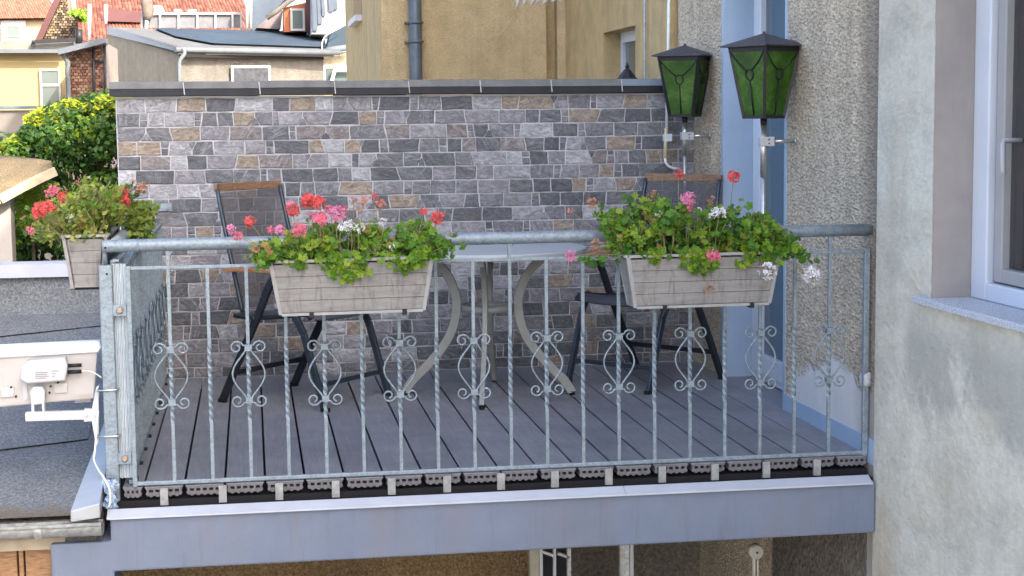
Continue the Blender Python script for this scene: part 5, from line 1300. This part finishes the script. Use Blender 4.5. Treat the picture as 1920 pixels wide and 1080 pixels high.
# fringe at the top
root = empty('awning_fringe', aY(1010, 5, 5.0)); tag(root, 'pale scalloped fringe of an awning dipping in at the top edge', 'awning'); org = Vector(root.location)
mb = MB(); P = [(965, -4), (975, -2), (985, -8), (1000, -3), (1012, -8), (1025, -5), (1040, -10), (1052, -6)]
mb.bar(aY(960, -8, 5.0)-org, aY(1240, -12, 5.0)-org, .02, .03); mb.build('awning_bar', M['gutter'], root)
for i, (x, y, x2, y2) in enumerate([(970, -6, 967, 16), (985, -6, 978, 12), (1000, -6, 994, 10), (1012, -6, 1002, 8), (1025, -6, 1016, 9), (1040, -6, 1034, 5), (1052, -6, 1048, 5)]):
    a_, b_ = aY(x, y, 5.0)-org, aY(x2, y2, 5.0)-org; mb = MB(); mb.tube([a_, a_.lerp(b_, .5)+Vector((.01, 0, 0)), b_], [.012, .014, .003], 6); mb.build('tassel', simple('linen_tassel', (.5, .48, .46), .8) if i == 0 else bpy.data.materials['linen_tassel'], root)

# ================================================================ BACKGROUND BUILDINGS
def face_prism(mb, pts, depth): 
    mb.prism(pts[::-1], (0, depth, 0))
def root_at(name, px, py, Y, label, cat, group=None):
    r = empty(name, aY(px, py, Y)); tag(r, label, cat, group); return r
def wpart(mb, name, mats, root, bevel=0):
    org_ = Vector(root.location)
    for i, v in enumerate(mb.v): mb.v[i] = tuple(Vector(v)-org_)
    return mb.build(name, mats, root, bevel)
def cells(mb, O, Uv, Vv, nu, nv, nrm, gap, rr, depth, stagger=True, inside=None, tmin=.02):
    """bricks / rubble laid over a parallelogram"""
    for j in range(nv):
        off = (.5 if (j % 2 and stagger) else 0)
        for i in range(-1, nu+1):
            u0, u1 = (i+off)/nu, (i+1+off)/nu; u0, u1 = max(0, u0), min(1, u1)
            if u1-u0 < .2/nu: continue
            v0, v1 = j/nv, (j+1)/nv; gu, gv = gap/nu, gap/nv
            if inside and not inside((u0+u1)/2, (v0+v1)/2): continue
            ja = lambda: rr.uniform(-.06, .06)
            P = [O+Uv*(u0+gu+ja()/nu)+Vv*(v0+gv), O+Uv*(u1-gu+ja()/nu)+Vv*(v0+gv), O+Uv*(u1-gu)+Vv*(v1-gv+ja()/nv), O+Uv*(u0+gu)+Vv*(v1-gv+ja()/nv)]
            d = nrm*depth*rr.uniform(.5, 1.2); mb.t = rr.uniform(tmin, 1)
            mb.add(P+[p+d for p in P], [(4, 5, 6, 7), (0, 1, 5, 4), (1, 2, 6, 5), (2, 3, 7, 6), (3, 0, 4, 7)])
def tiles(mb, O, Uv, Vv, nu, nv, rr, curve=.03):
    """pantiles over a slope; O lower left, V upslope"""
    N = Uv.cross(Vv).normalized(); 
    if N.z < 0: N = -N
    for j in range(nv):
        for i in range(nu):
            u0, u1 = i/nu, (i+1)/nu; v0, v1 = (j-.08)/nv, (j+1)/nv; mb.t = rr.uniform(.05, .9)
            w = (Uv.length/nu)
            prof = [(0, .0), (.2, .22), (.45, .28), (.7, .08), (1, .0)]
            lo = [O+Uv*(u0+(u1-u0)*a)+Vv*v0+N*(w*b+w*.16) for a, b in prof]; hi = [O+Uv*(u0+(u1-u0)*a)+Vv*v1+N*(w*b) for a, b in prof]
            ed = [O+Uv*(u0+(u1-u0)*a)+Vv*v0+N*(w*b-w*.1) for a, b in prof]
            mb.add(lo+hi, [(k, k+1, 6+k, 5+k) for k in range(4)], False); mb.add(ed+lo, [(k, k+1, 6+k, 5+k) for k in range(4)], False)
def window(root, x0, y0, x1, y1, Y, frame=3, trans=None, name='window', fm=None, gl=None, dep=.1):
    A, B = aY(x0, y1, Y), aY(x1, y0, Y); f = abs(aY(x0+frame, y1, Y).x-A.x)
    mb = MB(); ya, yb = Y-.03, Y+.05
    mb.box(A.x, A.x+f, ya, yb, A.z, B.z); mb.box(B.x-f, B.x, ya, yb, A.z, B.z); mb.box(A.x+f, B.x-f, ya, yb, A.z, A.z+f); mb.box(A.x+f, B.x-f, ya, yb, B.z-f, B.z)
    if trans: z_ = A.z+(B.z-A.z)*trans; mb.box(A.x+f, B.x-f, ya, yb, z_-f*.6, z_+f*.6)
    w_ = wpart(mb, name, fm or M['farwhite'], root)
    mb = MB(); mb.box(A.x+f*.5, B.x-f*.5, ya+.02, ya+.03, A.z+f*.5, B.z-f*.5); wpart(mb, 'pane', gl or M['glassfar'], root).parent = w_
    # keep world position: pane parented under window which sits at the root origin
    return w_
# --- low building with felt roof (near corner at px 335)
low = root_at('low_outbuilding', 400, 155, 26, 'low beige outbuilding with dark felt roof and small curtained window beyond the stone wall', 'building')
cA = aY(335, 95, 24); cB = aY(606, 97, 26.5); cD = aY(203, 100, 27.5)
zE_A = aY(335, 92, 24).z; zE_B = aY(606, 98, 26.5).z; zD = aY(207, 55, 27.5).z; zg_ = -3.2
zD2 = zD
cC = cB+(cD-cA)
mb = MB(); v = [Vector((cA.x, cA.y, zg_)), Vector((cD.x, cD.y, zg_)), Vector((cD.x, cD.y, zD)), Vector((cA.x, cA.y, zE_A))]
mb.add(v, [(0, 3, 2, 1)]); wpart(mb, 'gable_wall', M['lowwall'], low)
mb = MB(); v = [Vector((cA.x, cA.y, zg_)), Vector((cB.x, cB.y, zg_)), Vector((cB.x, cB.y, zE_B)), Vector((cA.x, cA.y, zE_A))]; mb.add(v, [(0, 1, 2, 3)])
wpart(mb, 'eaves_wall', M['lowwall2'], low)
zC = aY(618, 64, cC.y).z
rO = [Vector((cA.x, cA.y-.25, zE_A+.02)), Vector((cB.x+.2, cB.y-.25, zE_B+.02)), Vector((cC.x+.5, cC.y, aY(622, 66, cC.y).z)), Vector((cD.x, cD.y, zD+.05))]
Rm = aY(300, 52, 27.5)
mb = MB(); mb.add([q_ for q_ in rO], [(0, 1, 2, 3)]); mb.add([q_-Vector((0, 0, .12)) for q_ in rO], [(3, 2, 1, 0)]); mb.add([rO[0], rO[1], rO[1]-Vector((0, 0, .12)), rO[0]-Vector((0, 0, .12))], [(3, 2, 1, 0)])
wpart(mb, 'felt_roof', M['feltpale'], low)
mb = MB(); a_ = Vector((cD.x, cD.y, zD+.07)); e1 = aY(290, 66, 26.5); 
pn_ = (rO[1]-rO[0]).cross(rO[3]-rO[0]).normalized(); pn_ = pn_ if pn_.z > 0 else -pn_
def onpl(px, py):
    d = F_+(px-960)/FPX*R_-(py-540)/FPX*U_; t = (rO[0]-Vector(CAMP)).dot(pn_)/d.dot(pn_); return Vector(CAMP)+d*t+pn_*.03
dk = [onpl(x, y) for x, y in ((290, 55), (400, 58), (604, 62), (612, 91), (520, 88), (400, 84), (330, 71))]
mb = MB(); mb.add(dk, [tuple(range(7))]); mb.add([p_-pn_*.02 for p_ in dk], [tuple(reversed(range(7)))]); wpart(mb, 'felt_overlay', M['felt2'], low)
mb = MB(); fa = [Vector((cD.x, cD.y-.02, zD+.06)), Vector((cA.x, cA.y-.04, zE_A+.05))]; mb.add([fa[0], fa[1], fa[1]-Vector((0, 0, .10)), fa[0]-Vector((0, 0, .16))], [(3, 2, 1, 0)]); mb.prism([fa[0]+Vector((0, -.02, 0)), fa[1]+Vector((0, -.02, 0)), fa[1]+Vector((0, -.02, -.10)), fa[0]+Vector((0, -.02, -.16))], (0, -.04, 0)); wpart(mb, 'verge_board', M['farwhite'], low)
mb = MB(); mb.tube([Vector((cA.x-.05, cA.y-.32, zE_A-.02)), Vector((cB.x+.3, cB.y-.32, zE_B-.02))], .05, 8); wpart(mb, 'eaves_gutter', M['farzinc'], low)
mb = MB(); mb.prism([Vector((cA.x+.1, cA.y-.2, zE_A-.08)), Vector((cB.x, cB.y-.2, zE_B-.08)), Vector((cB.x, cB.y-.2, zE_B-.15)), Vector((cA.x+.1, cA.y-.2, zE_A-.15))], (0, .15, 0)); wpart(mb, 'soffit', M['voidblk'], low)
mb = MB(); P = [aY(x, y, 23.6) for x, y in ((343, 90), (346, 100), (338, 112), (336, 125), (337, 165))]; mb.tube(cat([tuple(q_) for q_ in P], 3), .035, 8); wpart(mb, 'downpipe', M['farzinc'], low)
window(low, 434, 123, 507, 160, 24.75, 4.5, None, gl=simple('curtained_glass', (.05, .055, .065), .3, 0, .5, 12))
# narrow wing to the right
wing = root_at('low_wing', 625, 130, 27, 'narrow beige wing with open window squeezed against the ochre house', 'building')
mb = MB(); a_, b_ = aY(606, 98, 27), aY(700, 98, 27); mb.box(a_.x, b_.x, 27, 29, -3.2, a_.z); wpart(mb, 'wall', M['lowwall'], wing)
mb = MB(); mb.tube([aY(604, 95, 26.7), aY(660, 88, 26.7)], .06, 8); wpart(mb, 'gutter', M['farzinc'], wing)
mb = MB(); mb.tube(cat([tuple(aY(x, y, 26.5)) for x, y in ((605, 98), (604, 80), (612, 66), (630, 56), (648, 46))], 4), .012, 5); wpart(mb, 'cable', M['cable'], wing)
mb = MB(); p = [aY(612, 92, 26.8), aY(660, 85, 26.8), aY(660, 36, 26.8), aY(640, 52, 26.8), aY(620, 62, 26.8)]; face_prism(mb, p, 1.0); wpart(mb, 'dark_roof_hip', M['felt2'], wing)
window(wing, 606, 123, 662, 160, 26.95, 5, None)
mb = MB(); mb.bar(aY(622, 152, 26.8), aY(628, 131, 26.8), .06, .06); mb.bar(aY(628, 131, 26.8), aY(660, 131, 26.8), .06, .06); wpart(mb, 'open_sash', M['upvc'], wing)

# --- sunlit cream building on the left
cr = root_at('cream_annex', 60, 200, 18, 'sunlit cream annex with flat roof and tall two part window at the left edge', 'building')
mb = MB(); a_, b_ = aY(-300, 97, 18), aY(121, 97, 18); mb.box(a_.x, b_.x, 18, 22, -3.2, b_.z); wpart(mb, 'wall', M['cream'], cr)
mb = MB(); c_, d_ = aY(-300, 92, 17.9), aY(118, 77, 17.9); mb.box(c_.x, aY(140, 77, 18).x, 17.8, 22, c_.z-.03, d_.z); wpart(mb, 'roof_edge', simple('grey_roof_edge', (.17, .17, .15), .8, 0, .15, 3), cr)
mb = MB(); mb.bar(aY(-300, 96, 17.75), aY(122, 96, 17.75), .06, .05); wpart(mb, 'drip_edge', M['farzinc'], cr)
mb = MB(); mb.bar(aY(60, 79, 17.7), aY(152, 74, 17.7), .05, .05); mb.bar(aY(62, 80, 17.7), aY(62, 88, 17.7), .05, .05); mb.tube([aY(148, 82, 17.7), aY(148, 55, 17.7)], .05, 8); wpart(mb, 'roof_pipe', M['black'], cr)
window(cr, 77, 129, 113, 205, 17.96, 4, .60)
gw = root_at('grey_yard_wall', 30, 230, 14, 'grey yard wall with dark capping below the cream annex', 'wall')
mb = MB(); a_, b_ = aY(-300, 206, 14), aY(110, 206, 14); mb.box(a_.x, b_.x, 14, 14.3, -3.2, b_.z); wpart(mb, 'wall', M['greywall'], gw)
mb = MB(); a_, b_ = aY(-300, 207, 13.95), aY(112, 198, 13.95); mb.box(a_.x, b_.x, 13.93, 14.35, a_.z, b_.z); wpart(mb, 'capping', simple('slate_capping', (.10, .12, .15), .6), gw)
# --- brick shed
bs_ = root_at('brick_shed', 160, 190, 16.5, 'old red brick shed with sloping grey eaves and black pipes beside the cream annex', 'shed')
YB = 16.5; z_lo = -3.2
tl, trr = aY(128, 97, YB), aY(198, 80, YB)
mb = MB(); mb.prism([Vector((tl.x, YB, z_lo)), Vector((tl.x, YB, tl.z)), Vector((trr.x, YB, trr.z)), Vector((trr.x, YB, z_lo))], (0, 2, 0)); wpart(mb, 'wall', M['brickmort'], bs_)
O = aY(128, 215, YB-.01); Uv = aY(198, 215, YB-.01)-O; Vv = Vector((0, 0, trr.z-O.z))
mb = MB(); cells(mb, O, Uv, Vv, 8, 24, Vector((0, -1, 0)), .09, rr, .03, inside=lambda u, v: v < (tl.z-O.z)/(trr.z-O.z)-.03+u*(1-(tl.z-O.z)/(trr.z-O.z))); o = wpart(mb, 'brick', M['brickm'], bs_); o.name = 'bricks'; o['kind'] = 'stuff'
mb = MB(); mb.bar(aY(112, 99, YB-.1), aY(199, 77, YB-.1), .5, .07); wpart(mb, 'eaves', simple('grey_eaves', (.10, .115, .135), .6), bs_)
mb = MB(); mb.tube(cat([tuple(aY(x, y, YB-.2)) for x, y in ((118, 98), (121, 108), (128, 118), (126, 135), (129, 160), (127, 215))], 3), .03, 7); wpart(mb, 'downpipe', M['farzinc'], bs_)
for x in (175, 196):
    mb = MB(); mb.tube([aY(x, 84, YB-.08), aY(x+2, 215, YB-.08)], .02, 6); wpart(mb, 'black_pipe', M['black'], bs_)
mb = MB(); mb.tube([aY(175, 114, YB-.08), aY(197, 115, YB-.08)], .018, 6); wpart(mb, 'cross_pipe', M['black'], bs_)

# --- far cream house with orange roof
fh = root_at('orange_roofed_house', 40, 60, 44, 'far pale cream house with bright orange tiled roof at the top left corner', 'house')
mb = MB(); a_, b_ = aY(-200, 34, 44), aY(110, 34, 44); mb.box(a_.x, b_.x, 44, 50, -3.2, b_.z); wpart(mb, 'wall', M['cream2'], fh)
O = aY(-200, 36, 43.7); U1 = aY(112, 33, 43.7)-O; T = aY(-200, -20, 49)-O; mb = MB(); tiles(mb, O, U1, T, 62, 14, rr); o = wpart(mb, 'roof_tiles', M['tile_orange'], fh); o['kind'] = 'stuff'
mb = MB(); mb.add([O+Vector((0, .1, -.05)), O+U1+Vector((0, .1, -.05)), O+U1+T, O+T], [(0, 1, 2, 3)]); wpart(mb, 'roof_deck', M['tile_orange'], fh)
mb = MB(); a_, b_ = aY(3, 78, 43.95), aY(48, 38, 43.95); mb.box(a_.x, b_.x, 43.9, 44, a_.z, b_.z); wpart(mb, 'window_surround', M['farwhite'], fh)
window(fh, 12, 49, 37, 76, 43.88, 1.6, .3)
# --- rubble gable
rg_ = root_at('rubble_gable', 110, 60, 36, 'ruined rubble stone gable with sloping edge between orange and red roofs', 'wall')
mb = MB(); p = [aY(74, 78, 36), aY(150, 78, 36), aY(150, 28, 36), aY(132, 24, 36), aY(128, -20, 36), aY(121, -20, 36)]; face_prism(mb, p, .5); wpart(mb, 'core', simple('rubble_mortar', (.2, .16, .12), .95, 0, .3, 2), rg_)
O = aY(74, 78, 35.97); Uv = aY(150, 78, 35.97)-O; Vv = Vector((0, 0, aY(74, -20, 35.97).z-O.z))
mb = MB(); cells(mb, O, Uv, Vv, 12, 20, Vector((0, -1, 0)), .1, rr, .07, inside=lambda u, v: (u > v*.60+.04) and (v < .5 or u < .72)); o = wpart(mb, 'rubble_stones', M['rubble'], rg_); o['kind'] = 'stuff'
mb = MB(); mb.bar(aY(72, 79, 35.9), aY(118, -20, 35.9), .3, .15); wpart(mb, 'verge', M['tile_dark'], rg_)
iv = root_at('climbing_ivy', 155, 50, 35, 'yellow green climber hanging over the rubble gable', 'climber'); org = Vector(iv.location); mb = MB()
for i in range(700):
    t = rr.random(); px = 135+min(1, t*2.2)*22+rr.gauss(0, 3.5)+(0 if t < .5 else 3); py = 24+(0 if t < .35 else (t-.35)*80)+rr.gauss(0, 2.5)
    mb.t = rr.uniform(.3, 1); leaf_simple(mb, aY(px, py, 35+rr.uniform(-.3, .3))-org, Vector((rr.gauss(0, .6), -.6, .5)), rr.uniform(.05, .11), rr.uniform(0, 6))
o = mb.build('foliage', M['gleaf'], iv); o['kind'] = 'stuff'
# --- red tiled house
rh = root_at('red_roofed_house', 220, 60, 33, 'house with large red pantile roof and dark brown roof patch behind the outbuilding', 'house')
O = aY(148, 80, 33); U1 = aY(500, 80, 33)-O; T = aY(140, -25, 38.5)-O; mb = MB(); tiles(mb, O, U1, T, 54, 17, rr); o = wpart(mb, 'roof_tiles', M['tile_red'], rh); o['kind'] = 'stuff'
for k_ in (0,):
    pass
mb = MB(); mb.add([O+Vector((0, .15, -.05)), O+U1+Vector((0, .15, -.05)), O+U1+T+Vector((0, .1, -.05)), O+T+Vector((0, .1, -.05))], [(0, 1, 2, 3)]); wpart(mb, 'roof_deck', M['tile_dark'], rh)
mb = MB(); a_, b_ = O+Vector((0, .1, -.1)), O+U1; mb.box(a_.x, b_.x, 33.1, 38, -3.2, a_.z); wpart(mb, 'wall', M['lowwall2'], rh)
mb = MB(); p = [aY(200, 40, 34.5), aY(264, 42, 34.5), aY(264, 22, 34.7), aY(205, 15, 34.7)]; face_prism(mb, p, .25); wpart(mb, 'brown_roof_patch', M['tile_dark'], rh)
for x, y1q in ((167, 75), (198, 45)):
    mb = MB(); mb.tube([aY(x, y1q, 32.8), aY(x+1, 8, 32.8)], .045, 7); wpart(mb, 'vent_pipe', M['farwhite'], rh)
mb = MB(); p = [aY(400, -30, 37), aY(416, -30, 37), aY(416, 8, 37), aY(404, 8, 37)]; 
# --- roof terrace
ter = root_at('roof_terrace', 370, 45, 31, 'roof terrace with grey mesh railing beyond the outbuilding roof', 'terrace')
mb = MB(); a_, b_ = aY(266, 62, 31), aY(468, 52, 31); mb.box(a_.x, b_.x, 31, 32.6, -3.2, a_.z+.05); wpart(mb, 'terrace_floor', M['greywall'], ter)
rails = [266, 300, 335, 370, 404, 436, 452]
for i in range(len(rails)-1):
    mb = MB(); p = [aY(rails[i]+2, 52, 31), aY(rails[i+1]-2, 52, 31), aY(rails[i+1]-2, 27+i*.2, 31), aY(rails[i]+2, 28, 31)]; face_prism(mb, p, .03); wpart(mb, 'screen_panel', simple('silver_mesh', (.13, .135, .15), .6, 0, .2, 5) if i == 0 else bpy.data.materials['silver_mesh'], ter)
for x in rails:
    mb = MB(); mb.bar(aY(x, 53, 30.95), aY(x, 24, 30.95), .04, .04); wpart(mb, 'post', M['farwhite'], ter)
mb = MB(); mb.bar(aY(264, 26, 30.95), aY(454, 25, 30.95), .05, .05); wpart(mb, 'top_rail', M['farwhite'], ter)
for i, (x, y, wd, ht, lab) in enumerate(((300, 28, 24, 18, 'pale reclining chair tipped highest on the far roof terrace'), (332, 28, 22, 11, 'left one of two low pale green chair backs on the far roof terrace'), (359, 28, 24, 11, 'right one of two low pale green chair backs on the far roof terrace'))):
    r = root_at('sun_chair', x, y, 31.6, lab, 'chair', 'sun chairs on the far roof terrace'); col_ = M['farwhite'] if i == 0 else simple('mint_fabric', (.15, .2, .19), .7)
    mb = MB(); sh_ = -8 if i == 0 else 2; p = [aY(x-wd/2+4, y, 31.6), aY(x+wd/2, y, 31.6), aY(x+wd/2-4+sh_*.6, y-ht, 32.0), aY(x-wd/2+sh_*.6+4, y-ht, 32.0)]; mb.prism(p[::-1], (0, .06, 0)); wpart(mb, 'backrest', col_, r)
    mb = MB(); mb.bar(aY(x-wd/2, y+2, 31.5), aY(x+wd/2, y+2, 31.5), .5, .05); mb.bar(aY(x-wd/2+2, y+2, 31.5), aY(x-wd/2+2, y+20, 31.5), .04, .04); mb.bar(aY(x+wd/2-2, y+2, 31.5), aY(x+wd/2-2, y+20, 31.5), .04, .04); wpart(mb, 'seat_frame', M['farwhite'], r)
r = root_at('closed_parasol', 275, 30, 30.8, 'closed greyish parasol at the left end of the roof terrace', 'parasol')
mb = MB(); mb.tube([aY(274, -20, 30.8), aY(276, 5, 30.8), aY(278, 30, 30.8), aY(276, 38, 30.8)], [.06, .13, .12, .05], 9); wpart(mb, 'canopy', simple('grey_brown_canvas', (.14, .12, .10), .9, 0, .3, 6), r)
mb = MB(); mb.tube([aY(276, 30, 30.8), aY(273, 60, 30.8)], .04, 7); wpart(mb, 'pole', M['farwhite'], r)
# --- blue gable, dormer, white timber house
bg_ = root_at('slate_gable_house', 495, 40, 30, 'blue grey clad gable with pale pipes right of the roof terrace', 'house')
mb = MB(); p = [aY(472, 62, 30), aY(524, 62, 30), aY(524, 10, 30), aY(540, -8, 30), aY(472, -30, 30)]; face_prism(mb, p, 2); wpart(mb, 'wall', M['slateblue'], bg_)
for x in (463, 470): mb = MB(); mb.tube([aY(x+(0 if x > 465 else -6), -6, 29.8), aY(x, 12, 29.8), aY(x, 54, 29.8)], .035, 7); wpart(mb, 'pipe', M['farwhite'], bg_)
mb = MB(); p = [aY(480, 52, 29.7), aY(526, 55, 29.7), aY(530, 20, 29.7), aY(522, 16, 29.7)]; face_prism(mb, p, .3); wpart(mb, 'stone_flank', M['rubble'] if False else simple('mauve_stone_flank', (.15, .125, .13), .9, 0, .4, 3), bg_)
dm = root_at('orange_dormer', 555, 40, 29, 'orange painted dormer with white window under a dark curved roof edge', 'dormer')
mb = MB(); p = [aY(532, 60, 29), aY(577, 60, 29), aY(577, 4, 29), aY(532, 14, 29)]; face_prism(mb, p, 1.2); wpart(mb, 'wall', M['dormer'], dm)
window(dm, 545, 16, 571, 58, 28.95, 4, None)
mb = MB(); P = [aY(x, y, 28.8) for x, y in ((500, 34), (520, 20), (540, 4), (560, -8))]; mb.tube(P, .05, 8); wpart(mb, 'verge', M['lowwall2'], dm)
mb = MB(); mb.tube([aY(579, -5, 28.8), aY(580, 60, 28.8)], .07, 8); wpart(mb, 'side_post', M['tile_dark'], dm)
wt = root_at('white_timber_house', 615, 30, 28, 'white boarded house front with blue grey battens left of the ochre house', 'house')
mb = MB(); p = [aY(584, 64, 28), aY(700, 64, 28), aY(700, -40, 28), aY(584, -40, 28)]; face_prism(mb, p, 2); wpart(mb, 'wall', M['farwhite'], wt)
for x, yb2 in ((588, 58), (597, 45), (603, 30), (618, 22), (626, 18)):
    mb = MB(); mb.bar(aY(x, -30, 27.95), aY(x+3, yb2, 27.95), .09, .05); wpart(mb, 'batten', M['slateblue'], wt)
